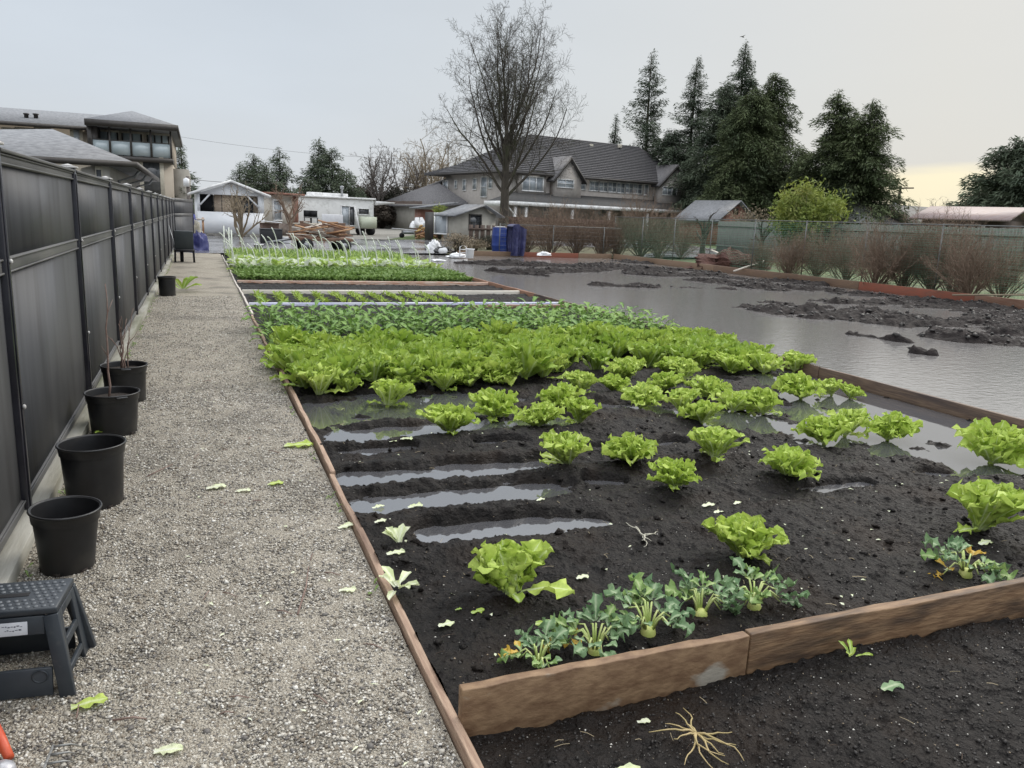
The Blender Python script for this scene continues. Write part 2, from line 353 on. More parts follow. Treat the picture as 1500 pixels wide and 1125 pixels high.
# flooded field on the right
MUD = [(700, 384, 830, 388, .9), (760, 398, 900, 392, .5), (860, 388, 1010, 396, 1.0), (960, 398, 1180, 412, 1.1), (1180, 420, 1480, 452, .9), (1040, 408, 1120, 420, .8), (1250, 440, 1420, 450, .9),
       (1150, 452, 1330, 470, .8), (1300, 458, 1490, 478, .9), (1250, 486, 1330, 497, .14), (1345, 512, 1362, 514, .10), (1400, 490, 1500, 500, .5), (880, 415, 1060, 420, .35), (1480, 470, 1600, 500, 1.2), (900, 380, 940, 384, .6),
       (690, 392, 800, 402, .15), (1120, 440, 1200, 446, .3)]
MUDW = [(*at(a, b, 0)[:2], *at(c, d, 0)[:2], h) for a, b, c, d, h in MUD]
def mud_z(x, y):
    d = np.full(x.shape, 9.); jit = fbm(x*.9, y*.6, 5, 61, .62)*.9
    for ax, ay, bx, by, hw in MUDW:
        vx, vy = bx-ax, by-ay; l2 = vx*vx+vy*vy+1e-9; t = np.clip(((x-ax)*vx+(y-ay)*vy)/l2, 0, 1)
        d = np.minimum(d, np.hypot(x-ax-t*vx, y-ay-t*vy)/hw+jit)
    k = np.clip((1.5-d)/.9, 0, 1)
    return -.13+.115*k+fbm(x*.55, y*1.5, 4, 63, .6)*.17*k+fbm(x*3.2, y*4.5, 4, 62, .65)*.10*np.clip(k+.2, 0, 1)+np.maximum(fbm(x*14, y*14, 3, 65, .6), 0)*.03*k
grid_obj('field_mud', np.concatenate([np.linspace(6.31, 14, 300), np.linspace(14.05, 17.6, 160)]), np.concatenate([np.linspace(2, 12, 260), np.linspace(12.05, 32.3, 420)]), mud_z, m_soil_wet)
sheet('field_water', [(6.31, -4), (17.6, -4), (17.6, 32.3), (6.31, 32.3)], -.05, m_fwater)

# ---------------------------------------------------------------- boards
def wood(name, a, b, **k): return mat(name, a, .65, b, 6, 7, k.pop('stretch', (1, 14, 14)), bump=.5, bscale=14, bdist=.006, **k)
m_plankX = wood('plank_wood', (.14, .077, .038), (.25, .155, .082), col3=(.05, .03, .018), s3=1.8, c3=(.46, .66), stretch=(1.6, 9, 9))
m_plankX0 = wood('stained_plank', (.135, .075, .038), (.235, .148, .08), col3=(.30, .27, .22), s3=1.6, c3=(.60, .68), stretch=(2.5, 5, 5))
m_plankX2 = wood('plank_end', (.20, .12, .075), (.30, .20, .13))
m_plankY = wood('edge_wood', (.25, .16, .11), (.38, .27, .19), stretch=(14, 1.2, 14), col3=(.15, .09, .06), s3=1)
m_plankR = wood('wet_board', (.07, .042, .028), (.13, .085, .055), stretch=(14, 1, 14), col3=(.04, .025, .02), s3=1)
m_pale = wood('pale_wood', (.42, .37, .31), (.58, .54, .48))
m_rust = wood('rust_board', (.22, .055, .025), (.14, .05, .03), stretch=(14, 1, 14))
m_brownb = wood('brown_board', (.13, .08, .05), (.20, .13, .08))
def plank(name, x0, x1, y0, y1, z0, z1, m, label, cat='board', group=None, wob=.0025, bev=.004, seed=0, dz=(0, 0)):
    b = MB(); r = np.random.RandomState(seed); lx = x1-x0 > y1-y0; n = 14
    c = ((x0+x1)/2, (y0+y1)/2, 0); ts = np.linspace(0, 1, n+1); v = []
    for t in ts:
        w_ = r.uniform(-wob, wob, 4); zz = dz[0]*(1-t)+dz[1]*t
        if lx: x = x0+(x1-x0)*t; v += [(x, y0+w_[0], z0+zz), (x, y1+w_[0], z0+zz), (x, y1+w_[1], z1+w_[2]+zz), (x, y0+w_[1], z1+w_[3]+zz)]
        else: y = y0+(y1-y0)*t; v += [(x1+w_[0], y, z0+zz), (x0+w_[0], y, z0+zz), (x0+w_[1], y, z1+w_[2]+zz), (x1+w_[1], y, z1+w_[3]+zz)]
    f = [(i*4+j, i*4+(j+1) % 4, i*4+4+(j+1) % 4, i*4+4+j) for i in range(n) for j in range(4)]+[(0, 3, 2, 1), (n*4, n*4+1, n*4+2, n*4+3)]
    b.add(v, [q[::-1] for q in f]); o = b.build(name, m, None, bevel=bev, off=(c[0], c[1], 0)); return tag(o, label, cat, group)
FBG = 'boards along the front of the bed'
plank('front_board', .69, 1.752, 2.03, 2.07, -.08, .145, m_plankX0, 'rough brown plank with grey stain, left half of the bed front', group=FBG, seed=1, wob=.004)
plank('front_board', 1.762, 3.9, 2.036, 2.076, -.08, .147, m_plankX, 'rough brown plank running to the right edge along the bed front', group=FBG, seed=2, wob=.004)
EBG = 'edging boards between path and bed'
ye = [1.2, 4.52, 8.2, 12.1, 16.3, 20.5, 24.4, 27.8]
nmE = ['nearest, running out of the bottom of the photo', 'second from the front, beside the puddled soil', 'third from the front, beside the dense lettuce',
       'fourth from the front, beside the bare cross boards', 'fifth, beside the far low green rows', 'sixth, beside the pale leafy row', 'farthest one, ending by the white stakes']
for i in range(7):
    dx = .012 if i % 2 else 0
    plank('edging_board', .662+dx, .692+dx, ye[i]+.004, ye[i+1]-.004, -.1, .03+.012*(i % 2), m_plankY if i < 3 else wood('edge_pale%d' % i, (.42, .38, .33), (.55, .5, .45), stretch=(14, 1, 14)), 'long thin edging board '+nmE[i], group=EBG, seed=10+i, wob=.005)
RBG = 'boards along the right side of the bed'
yr = [.5, 6.6, 10.6, 14.6, 19.5, 27.6]; nmR = ['nearest, between the puddled bed and the flooded field', 'second, behind the last scattered lettuces', 'third, beside the dark leafy greens', 'fourth, reddish, meeting the cross boards', 'farthest, beside the far green rows']
for i in range(5):
    plank('side_board', 6.235, 6.275, yr[i]+.004, yr[i+1]-.004, -.13, .1+.006*(i % 2), m_plankR if i < 3 else wood('redb%d' % i, (.17, .08, .045), (.28, .15, .09), stretch=(14, 1, 14)), 'wet brown side board '+nmR[i], group=RBG, seed=20+i, wob=.005)
CBG = 'cross boards between planting sections'
plank('cross_board', .70, 6.23, 13.27, 13.33, -.06, .07, mat('blue_white', (.74, .74, .78), .5, (.50, .52, .74), 1.5, 4), 'bluish white cross board, nearest of the three behind the leafy greens', group=CBG, seed=31)
plank('cross_board', .70, 6.23, 15.34, 15.42, -.06, .08, wood('pale2', (.62, .57, .48), (.76, .72, .64)), 'pale bare timber cross board, middle of the three', group=CBG, seed=32)
plank('cross_board', .70, 6.23, 17.3, 17.38, -.06, .09, wood('redpale', (.58, .50, .42), (.40, .18, .10)), 'reddish pale cross board, farthest of the three', group=CBG, seed=33)
plank('timber_offcut', 4.4, 6.2, 12.95, 13.03, 0, .06, m_plankX2, 'short orange brown timber lying at the right end of the nearest cross board', 'board', seed=34)
FB = 'boards round the flooded field'
for i, (x0, x1, m_, l) in enumerate(((10.2, 13.2, m_brownb, 'brown board at the far left end of the flooded field'), (13.2, 15.9, m_rust, 'rusty red board along the far edge of the flooded field, by the bushes'), (15.9, 17.6, m_brownb, 'brown board at the far corner of the flooded field'))):
    plank('field_board', x0+.005, x1-.005, 32.3, 32.36, -.1, .16, m_, l, group=FB, seed=40+i)
for i, (y0, y1, m_, l) in enumerate(((24.5, 32.2, m_brownb, 'long brown board below the red-brown heap'), (17.5, 24.5, wood('bb2', (.15, .09, .05), (.10, .06, .04), stretch=(14, 1, 14)), 'dark brown board below the brushwood on the right of the field'),
                       (13.8, 17.5, m_rust, 'bright rusty red board on the right side of the field'), (6, 13.8, wood('bb3', (.16, .07, .04), (.20, .12, .08), stretch=(14, 1, 14)), 'reddish brown board at the right edge of the photo'))):
    plank('field_board', 17.62, 17.68, y0+.005, y1-.005, -.1, .18, m_, l, group=FB, seed=50+i)

# pale specks and crumbs
sp = [(mat('speck_white', (.55, .53, .48), .7), 2), (mat('speck_tan', (.28, .22, .15), .8), 2), (mat('clod', (.018, .015, .013), .6), 5)]
okm = lambda x, y: soil_z(x, y) > WZ+.004
scatter_stones('soil_specks', 1500, (.72, 6.1), (2.1, 6.5), (.002, .005), sp[:2], soil_z, seed=7, mask=okm, power=1.5)
scatter_stones('soil_clods', 9000, (.72, 6.1), (2.1, 7), (.002, .008), sp[2:], soil_z, .8, seed=8, mask=okm, power=1.5)
scatter_stones('soil_clods', 900, (.72, 6.1), (2.1, 7), (.010, .026), [(m_soil, 1)], soil_z, .7, seed=18, mask=okm, power=1.3)
scatter_stones('soil_clods', 1600, (.35, .655), (1.4, 12), (.002, .008), sp[2:], pz, .7, seed=28, mask=lambda x, y: np.random.RandomState(5).rand(len(x)) < ((x-.35)/.3)**2, power=1.3)
scatter_stones('front_specks', 750, (.72, 4), (1.2, 2.02), (.0015, .004), sp[:2], fs_z, seed=9)
scatter_stones('front_clods', 5000, (.72, 4), (1.2, 2.02), (.002, .007), sp[2:], fs_z, .8, seed=10)
scatter_stones('field_clods', 9000, (6.4, 17.5), (6, 31), (.015, .06), sp[2:], lambda x, y: mud_z(x, y), .7, seed=11, mask=lambda x, y: mud_z(x, y) > -.04)
for o in list(COL.objects):
    if o.get('kind') == 'stuff':
        k = o.name.split('.')[0]
        lb = {'path_gravel': ('crushed grey tan gravel lying on the path by the fence', 'gravel'), 'soil_specks': ('white and tan specks strewn over the black bed soil', 'specks'),
              'soil_clods': ('small black soil crumbs on the vegetable bed', 'soil crumbs'), 'front_specks': ('white and tan specks on the dark soil in front of the bed', 'specks'),
              'front_clods': ('small black soil crumbs in front of the bed board', 'soil crumbs'), 'field_clods': ('dark mud lumps in the flooded field', 'mud lumps')}[k]
        tag(o, *lb)
GS = {}
def cloud_leafmesh(name, fn): pass
# ================================================================ FENCE
m_panel = mat('fence_panel', (.058, .060, .066), .55, (.088, .090, .096), 1.6, 7, (3, 3, .35), bump=.25, bscale=30, bdist=.003, contrast=(.3, .75), col3=(.045, .045, .048), s3=2.6, c3=(.5, .75), spec=.3)
m_rail = mat('fence_rail', (.06, .06, .062), .5, (.12, .118, .115), 5, 6, (1, .2, 1), bump=.2, bscale=25, bdist=.003)
m_post = mat('fence_post', (.008, .008, .014), .3, (.022, .022, .03), 6)
m_cap = mat('post_cap', (.55, .54, .52), .45, (.35, .34, .33), 20)
m_sill = mat('weathered_kerb', (.20, .19, .15), .8, (.36, .35, .31), 9, 7, (1, .15, 1), bump=.6, bscale=30, bdist=.01, col3=(.12, .13, .07), s3=3)
FX = -.87; posts = [1.85, 4.25, 6.7, 9.25, 11.85, 14.4, 17.0, 19.6, 22.2, 24.9, 27.5, 30.2, 32.8]
fe = empty('panel_fence', (FX, 2, 0), 'black panel fence with grey rails and pale post caps along the gravel path', 'fence')
for i, y in enumerate(posts):
    b = MB(); b.box(FX-.045, FX+.045, y-.045, y+.045, -.05, 1.79)
    b.obox((FX+.048, y, .9), (1, 0, 0), (0, 1, 0), (0, 0, 1), .006, .03, 1.7)
    p = b.build('post', m_post, fe, bevel=.006)
    c = MB(); c.box(FX-.06, FX+.06, y-.06, y+.06, 1.791, 1.803)
    c.add([(FX-.055, y-.055, 1.804), (FX+.055, y-.055, 1.804), (FX+.055, y+.055, 1.804), (FX-.055, y+.055, 1.804), (FX, y, 1.822)], [(0, 1, 4), (1, 2, 4), (2, 3, 4), (3, 0, 4), (3, 2, 1, 0)])
    c.build('post_cap', m_cap, p)
    for zb in (.06, .58, 1.27):
        k = MB(); k.lathe([(0, 0), (.012, .002), (.012, .01), (.006, .014), (0, .015)], 8); k.v = [np.stack([q[:, 2]+FX+.05, q[:, 0]+y, q[:, 1]+zb], 1) for q in k.v]; k.build('bolt', m_cap, p)
    if i+1 < len(posts):
        y0, y1 = y+.046, posts[i+1]-.046
        rb = MB(); rb.box(FX-.018, FX+.018, y0, y1, .13, 1.209); rb.build('lower_panel', m_panel, fe)
        rb = MB(); rb.box(FX-.018, FX+.018, y0, y1, 1.286, 1.705); rb.build('upper_panel', m_panel, fe)
        for nm, z0, z1 in (('top_rail', 1.706, 1.762), ('middle_rail', 1.21, 1.285), ('bottom_rail', .03, .129)):
            rb = MB(); rb.box(FX-.028, FX+.028, y0, y1, z0, z1); rb.box(FX+.0285, FX+.038, y0, y1, z0+.002, z0+.012); rb.box(FX+.0285, FX+.038, y0, y1, z1-.012, z1-.002)
            if nm == 'top_rail': rb.box(FX-.05, FX+.05, y0, y1, 1.763, 1.78)
            rb.build(nm, m_rail, fe, bevel=.004)
kb = plank('kerb_timber', -.845, -.76, .8, 29.5, -.05, .075, m_sill, 'weathered pale green grey kerb timber along the foot of the black fence', 'kerb', seed=60, wob=.006)
# fence corner section turning towards the path end
fg = empty('fence_return', (-.87, 33, 0), 'dark fence section at the far end of the path, beside the leaning cart', 'fence')
a, c_ = np.array([-.87, 32.86, 0]), np.array([-.25, 38, 0]); dd = nrm(c_-a); nrml = np.array([dd[1], -dd[0], 0])
for nm, z0, z1, th, m_ in (('lower_panel', .1, 1.15, .04, m_panel), ('upper_panel', 1.27, 1.72, .04, m_panel), ('middle_rail', 1.151, 1.269, .06, m_rail), ('top_rail', 1.721, 1.85, .06, m_rail)):
    b = MB(); b.obox((a+c_)/2+[0, 0, (z0+z1)/2], dd, nrml, (0, 0, 1), np.linalg.norm(c_-a), th, z1-z0); b.build(nm, m_, fg)
for q in (c_,):
    b = MB(); b.obox(q+[0, 0, .95], dd, nrml, (0, 0, 1), .09, .09, 1.9); b.build('post', m_post, fg)

# ================================================================ POTS
m_pot = mat('black_plastic', (.008, .008, .009), .40, (.016, .016, .017), 8, 6, bump=.12, bscale=40, bdist=.002, col3=(.05, .045, .037), s3=6, c3=(.55, .85))
m_potsoil = mat('pot_soil', (.012, .009, .007), .9, (.03, .02, .014), 30, 6, bump=1, bscale=60, bdist=.01)
m_twig = mat('twig_bark', (.16, .10, .08), .7, (.24, .17, .14), 20)
def pot(loc, R, Hh, rb, label, fill=None, lip=.02, tilt=(0, 0), hnd=False):
    e = empty('plant_pot', loc, label, 'plant pot', 'black plant pots by the fence'); e.rotation_euler = (tilt[0], tilt[1], random.random())
    b = MB(); prof = [(0, .004), (rb*.96, .004), (rb, 0), (rb+.004, .02), (R-.010, Hh-.05), (R-.004, Hh-.048), (R, Hh-.006), (R+.006, Hh), (R+.003, Hh+.004), (R-.006, Hh), (R-.014, Hh-.05), (rb-.006, .02), (0, .018)]
    b.lathe(prof, 48); b.v = [q for q in b.v]; o = b.build('pot_body', m_pot, None, smooth=True); o.parent = e
    em = o.modifiers.new('e', 'EDGE_SPLIT'); em.split_angle = math.radians(40)
    rr = MB(); th = np.linspace(0, 2*PI, 33); rr.tube([((R+.002)*math.cos(t), (R+.002)*math.sin(t), Hh) for t in th], .0055 if lip else .004, 6, cap=False); o2 = rr.build('rim', m_pot, None, smooth=True); o2.parent = e
    ft = MB()
    for k in range(6):
        t = k*PI/3; ft = MB(); ft.obox(((rb+.003)*math.cos(t), (rb+.003)*math.sin(t), .012), (-math.sin(t), math.cos(t), 0), (math.cos(t), math.sin(t), 0), (0, 0, 1), .03, .006, .022)
        o3 = ft.build('drain_notch', m_potsoil, None); o3.parent = e
    if hnd:
        for s_ in (-1, 1):
            h = MB(); h.box(-.035, .035, s_*(R+.018)-.014, s_*(R+.018)+.014, Hh-.012, Hh-.002); o4 = h.build('handle', m_pot, None, bevel=.003); o4.parent = e
    if fill is not None:
        n = 20; q = np.linspace(0, 1, 8); th2 = np.linspace(0, 2*PI, n+1); Rr = (rb+(R-rb)*fill)-.012
        X = np.outer(q, np.cos(th2))*Rr; Y = np.outer(q, np.sin(th2))*Rr; Z = Hh*fill+fbm(X*30+5, Y*30, 3, 77)*.008
        s_ = MB(); s_.grid(X, Y, Z); o5 = s_.build('potting_soil', m_potsoil, None, smooth=True); o5.parent = e
    return e
def zp(p): p = np.array(p, float); p[2] = path_z(p[0], p[1])-.004; return p
# sizes read from the photo
pt = [pot(zp((-.585, 3.62, 0)), .134, .275, .10, 'empty black plant pot nearest the camera, behind the step stool', tilt=(.02, .03)),
      pot(zp((-.565, 4.45, 0)), .158, .335, .128, 'tall empty black plant pot with a thick rim, second from the front'),
      pot(zp((-.595, 5.85, 0)), .168, .29, .138, 'black plant pot with soil and one thin bare stem, between two other pots', .86, hnd=True),
      pot(zp((-.60, 6.85, 0)), .168, .30, .14, 'black plant pot holding several reddish bare stems', .88, hnd=True),
      pot(zp((-.56, 15.1, 0)), .15, .33, .13, 'small black pot standing alone farther along the path beside a tuft of grass', .95)]
def stems(name, root, base, n, h, spread, r0, label, seed):
    r = random.Random(seed); b = MB()
    for k in range(n):
        x, y = r.uniform(-1, 1)*spread*.3, r.uniform(-1, 1)*spread*.3; hh = h*r.uniform(.6, 1); dx, dy = r.uniform(-1, 1)*spread, r.uniform(-1, 1)*spread
        pts = [(x+dx*t*t+r.uniform(-1, 1)*.008, y+dy*t*t+r.uniform(-1, 1)*.008, hh*t) for t in np.linspace(0, 1, 9)]
        b.tube(pts, np.linspace(r0, r0*.35, 9), 6)
        for j in (3, 5, 6):
            if r.random() < .6:
                p = np.array(pts[j]); d = np.array([r.uniform(-1, 1), r.uniform(-1, 1), 1.2])*hh*.09
                b.tube([p, p+d*.5, p+d], [r0*.4, r0*.3, r0*.15], 4)
    o = b.build(name, m_twig, None, smooth=True); o.location = tuple(float(q) for q in base); return tag(o, label, 'sapling')
stems('sapling', None, (-.595, 5.85, .24), 1, 1.05, .10, .009, 'single thin bare stem growing in the black pot by the fence', 3)
stems('bare_shrub', None, (-.60, 6.85, .25), 7, .50, .13, .006, 'cluster of short reddish bare stems growing in the farther black pot', 8)

# ================================================================ STEP STOOL
m_stool = mat('stool_plastic', (.022, .028, .036), .45, (.035, .042, .05), 10, 6, bump=.15, bscale=60, bdist=.002, col3=(.07, .072, .072), s3=22, c3=(.62, .8))
m_dark = mat('dark_gap', (.006, .006, .008), .8)
m_dot = mat('stool_dots', (.075, .085, .10), .5, (.12, .13, .14), 20)
m_lab = mat('label_paper', (.62, .63, .66), .5, (.5, .51, .55), 12)
m_ink = mat('label_ink', (.08, .09, .12), .6)
es = empty('step_stool', (-.62, 2.8, 0), 'dark folding step stool with dotted top and white label, at the left edge', 'step stool')
# local frame: U along the front (image right), V away from the camera
SA = at(92, 1015, .02)                        # foot of front right leg
TA = at(90, 865, .235)
sU = nrm((1, -.10, 0)); sV = nrm((.10, 1, 0)); sZ = np.array([0, 0, 1.])
zt = .293; TC = at(83, 889, zt)              # front right corner of the top
wd, dp = .31, .215
def SP(u, v, z): return TC+sU*u+sV*v+np.array([0, 0, z-zt])
b = MB(); b.obox(SP(-wd/2, dp/2, zt-.012), sU, sV, sZ, wd, dp, .024); tp = b.build('step_top', m_stool, es, bevel=.006)
b = MB()
for i in range(13):
    for j in range(8):
        u, v = -.018-i*.0228-(.0114 if j % 2 else 0), .016+j*.024
        if abs(v-dp/2) < .022 and -wd/2-.06 < u < -wd/2+.06 or u < -wd+.01: continue
        c = SP(u, v, zt+.0005); b.lathe([(.0075, 0), (.0065, .0018), (0, .002)], 10, c)
b.build('grip_dot', m_dot, tp)['kind'] = 'stuff'
b = MB(); b.obox(SP(-wd/2, dp/2, zt+.0008), sU, sV, sZ, .10, .026, .0016); b.build('carry_slot', m_dark, tp, bevel=.0005)
def leg_panel(v0, out_, name):
    # trapezoid panel with a wide opening and cross brace, leaning outwards
    e0 = zt-.026
    def Q(u, z): return SP(u, v0+out_*(e0-z)/e0*.045, z)
    b = MB()
    def bar(u0, z0, u1, z1, w_): b.beam(Q(u0, z0), Q(u1, z1), w_, .016, up=sV)
    for side in (0, 1):
        s0 = -.02 if side == 0 else -wd+.02; s1 = .022 if side == 0 else -wd-.022
        b.beam(Q(s0, e0), Q(s1, .0), .022, .045, up=-sU if side else sU)
        b.beam(Q(s0, e0), Q(s1, .0), .045, .016, up=sV)
    b.obox((Q(-.04, e0-.03)+Q(-wd+.04, e0-.03))/2, sU, sV, nrm(Q(0, e0)-Q(0, 0)), wd-.075, .014, .06)
    b.obox((Q(-.03, .055)+Q(-wd+.03, .055))/2, sU, sV, nrm(Q(0, e0)-Q(0, 0)), wd-.04, .012, .09)
    o = b.build(name, m_stool, es, bevel=.003)
    rg = MB(); c = Q(-.055, .075)-sV*.008; th = np.linspace(0, 2*PI, 25)
    rg.tube([c+sU*.022*math.cos(t)+sZ*.02*math.sin(t) for t in th], .003, 6, cap=False); rg.build('ring_boss', m_stool, o, smooth=True)
    return Q
Qf = leg_panel(.008, -1, 'front_leg_panel'); leg_panel(dp-.008, 1, 'rear_leg_panel')
b = MB(); nv = nrm(np.cross(sU, Qf(0, zt)-Qf(0, 0))); nv = -nv if nv.dot(sV) > 0 else nv
lc = (Qf(-.075, zt-.062)+Qf(-.245, zt-.062))/2+nv*.0082
up_ = nrm(Qf(0, zt)-Qf(0, 0)); b.obox(lc, sU, nv, up_, .15, .002, .042); lb = b.build('label', m_lab, es, bevel=.0008)
b = MB(); r = random.Random(2)
for u0, u1, z_ in ((.004, .062, .008), (.012, .058, -.004), (-.068, -.01, .006), (-.068, -.02, -.008)):
    u = u0
    while u < u1: s_ = r.uniform(.003, .008); b.obox(lc+sU*(u+s_/2)+up_*(z_+r.uniform(-.002, .002))+nv*.0012, sU, nv, up_, s_, .0006, r.uniform(.0015, .005)); u += s_+.0025
b.build('label_print', m_ink, lb)
# right side panel with three holes
b = MB(); f0, f1 = SP(.0, .01, zt-.026), SP(.0, dp-.01, zt-.026); g0, g1 = SP(.024, -.03, .0), SP(.024, dp+.03, .0)
pn = [f0, f1, g1, g0]
def bil(s_, t): return (f0*(1-s_)+f1*s_)*(1-t)+(g0*(1-s_)+g1*s_)*t
for (s0, s1, t0, t1) in ((0, .22, 0, 1), (.78, 1, 0, 1), (.22, .78, 0, .10), (.22, .78, .40, .50), (.22, .78, .76, .84)):
    q = [bil(s0, t0), bil(s1, t0), bil(s1, t1), bil(s0, t1)]; b.poly(q, sU*-.012)
b.build('side_panel', m_stool, es, bevel=.002)
# ================================================================ HAND RAKE + ORANGE HANDLE (bottom left)
m_steel = mat('worn_steel', (.34, .34, .33), .45, (.22, .22, .21), 30, 5, metal=.4)
b = MB(); r0 = at(72, 1098, .02); r1 = at(45, 1165, .05)
er = empty('hand_rake', r0, 'grey metal hand rake head with curved tines at the bottom left', 'rake')
b.beam(at(78, 1092, .03), at(55, 1150, .03), .007, .006); b.build('rake_bar', m_steel, er, bevel=.001)
for k, (px_, py_) in enumerate(((78, 1094), (73, 1106), (68, 1119), (62, 1133), (56, 1147))):
    s_ = at(px_, py_, .03); e_ = s_+np.array([.062, .012, 0]); m1 = s_+np.array([.022, -.006, .004]); m2 = s_+np.array([.045, -.002, .0])
    b = MB(); b.tube([s_, m1, m2, e_-[0, 0, .018]], [.0035, .0034, .003, .0015], 6); b.build('tine', m_steel, er, smooth=True)
m_or = mat('orange_handle', (.55, .085, .03), .45, (.42, .05, .02), 12, bump=.2, bscale=30)
b = MB(); a_, b_ = at(-14, 1055, .075), at(14, 1110, .03)
eo = empty('garden_trowel', a_, 'orange handled garden tool with a silver collar, cut by the left edge', 'garden tool')
b.tube([a_+(a_-b_)*.5, a_, (a_+b_)/2, b_], [.016, .0165, .016, .0125], 14); b.build('handle', m_or, eo, smooth=True)
b = MB(); c = at(2, 1128, .035); b.lathe([(0, .02), (.02, .018), (.032, .008), (.036, -.01), (.03, -.03)], 20, c); b.build('collar', mat('silver', (.5, .5, .52), .35, (.3, .3, .33), 40, metal=.3), eo, smooth=True)
# ================================================================ VEGETABLES
m_let = leafmat('lettuce_leaf', (.62, .72, .18), (.30, .44, .06), (.78, .84, .56), (.36, .50, .06), .3)
m_let2 = leafmat('lettuce_leaf_back', (.52, .63, .12), (.19, .31, .04), (.55, .66, .32), (.22, .36, .04), .3)
m_dkg = leafmat('dark_greens', (.20, .34, .08), (.05, .13, .035), (.25, .4, .12), (.26, .38, .06), .25)
m_kohl = leafmat('kohlrabi_leaf', (.22, .33, .16), (.09, .18, .08), (.45, .52, .34), None, .25)
m_kohl2 = leafmat('kohlrabi_green', (.30, .42, .14), (.14, .26, .07), (.5, .55, .3), None, .25)
m_yel = leafmat('yellow_leaf', (.62, .42, .06), (.5, .3, .04), (.6, .5, .2), None, .3)
m_stalk = mat('stalk', (.36, .46, .14), .5, (.45, .48, .2), 20)
m_bulb = mat('bulb', (.40, .48, .12), .55, (.52, .50, .18), 14, bump=.5, bscale=30, bdist=.01, col3=(.16, .13, .06), s3=18, c3=(.5, .7))
m_scrap = leafmat('pale_scrap', (.78, .80, .60), (.62, .70, .36), (.85, .86, .78), None, .3)
def leaf(b, r, base, azim, tilt, Ln, Wd, curl=.5, frill=.1, nu=10, nv=9, m=0, rib=.16, neck=.3, cup=.25, lobes=0, roll=0):
    # u along, v across; leaf leaves 'base' at angle tilt from vertical and bends outwards by curl
    u = np.linspace(0, 1, nu); v = np.linspace(-1, 1, nv); U, V = np.meshgrid(u, v, indexing='ij')
    prof = (neck+(1-neck)*np.sin(np.clip(U*1.15, 0, 1)*PI*.5)**1.3)*np.sqrt(np.clip(1-np.clip((U-.72)/.285, 0, 1)**2, 0, 1))
    ph = r.uniform(0, 9)
    jag = 1+np.clip(frill*1.6, 0, .22)*np.sin(U*37+ph*3)*np.abs(V)**3+np.clip(frill*1.2, 0, .2)*np.sin(U*61+ph+V*3)*np.abs(V)**4
    prof = prof*jag
    if lobes: prof = prof*(1-.38*np.abs(np.sin(U*PI*lobes+ph))*np.abs(V))
    wv = Wd*.5*prof*V; ang = tilt+curl*U**1.6
    du = 1/(nu-1); ca = np.cumsum(np.sin(ang[:, 0]))*du*Ln; cz = np.cumsum(np.cos(ang[:, 0]))*du*Ln
    cr = frill*Wd*np.abs(V)**1.6*(.25+U)*(np.sin(U*r.uniform(14, 19)+ph+V*2)+.7*np.sin(V*7+U*9+ph*2)+r.uniform(-.3, .3))
    cr2 = frill*.5*Wd*np.abs(V)**2*np.sin(U*23+ph*3)
    rnd = np.array([[r.uniform(-1, 1) for _ in range(nv)] for _ in range(nu)])*frill*.35*Wd*(.15+np.abs(V))*np.minimum(1, U*3)
    lift = cup*Wd*(V**2)*prof+cr+rnd
    R_ = ca[:, None]-np.cos(ang)*lift; Zz = cz[:, None]+np.sin(ang)*lift
    W_ = wv+cr2
    if roll: W_, Zz = W_*math.cos(roll), Zz+W_*math.sin(roll)
    x = R_*math.cos(azim)-W_*math.sin(azim)+base[0]; y = R_*math.sin(azim)+W_*math.cos(azim)+base[1]; z = Zz+base[2]
    c = np.zeros((nu, nv, 3)); c[..., 0] = np.clip(1-np.abs(V)/(rib*(1.25-U*.9)*2+.001), 0, 1)*(1-.55*U)+.5*np.clip(.22-U, 0, 1)/.22
    c[..., 0] = np.clip(c[..., 0]+.20*(np.abs(np.sin((U*5+np.abs(V)*2.2)*PI)) > .93)*(1-np.abs(V)), 0, 1)
    c[..., 1] = r.random(); c[..., 2] = U
    i = np.arange(nu*nv).reshape(nu, nv); f = np.stack([i[:-1, :-1], i[1:, :-1], i[1:, 1:], i[:-1, 1:]], -1).reshape(-1, 4)
    b.add(np.stack([x, y, z], -1).reshape(-1, 3), f.tolist(), m, c.reshape(-1, 3))
def lettuce_mesh(seed, mats, n=34, R=.19, H=.25, nu=10, nv=9, fr=.16, lean=(0, 0), upright=1.0):
    r = random.Random(seed); b = MB()
    for k in range(n):
        t = (k+.5)/n; az_ = k*2.39996+r.uniform(-.3, .3); tilt = (.05+1.0*t**1.1)*r.uniform(.8, 1.15)*upright
        Ln = H*(1.02+.22*t)*r.uniform(.85, 1.1); Wd = (.50+.40*t)*R*.72*r.uniform(.7, 1.25)
        leaf(b, r, (r.uniform(-.01, .01)+.018*t*math.cos(az_), r.uniform(-.01, .01)+.018*t*math.sin(az_), .0), az_, tilt, Ln, Wd, curl=r.uniform(-.1, .65), frill=fr*r.uniform(.8, 1.25), nu=nu, nv=nv, rib=.10, neck=.22, cup=r.uniform(.1, .4))
    for q in range(seed % 3):
        a_ = r.uniform(0, 6.28); leaf(b, r, (.02*math.cos(a_), .02*math.sin(a_), .015), a_, 1.35, H*r.uniform(.7, 1.0), R*.5, curl=.35, frill=fr*.8, nu=nu, nv=nv, rib=.2, cup=.1)
    b.tube([(0, 0, -.03), (0, 0, .05)], [.022, .018], 8)
    v = np.vstack(b.v); v[:, 0] += lean[0]*v[:, 2]; v[:, 1] += lean[1]*v[:, 2]; b.v = [v]
    return b.mesh('lettuce', mats, smooth=True)
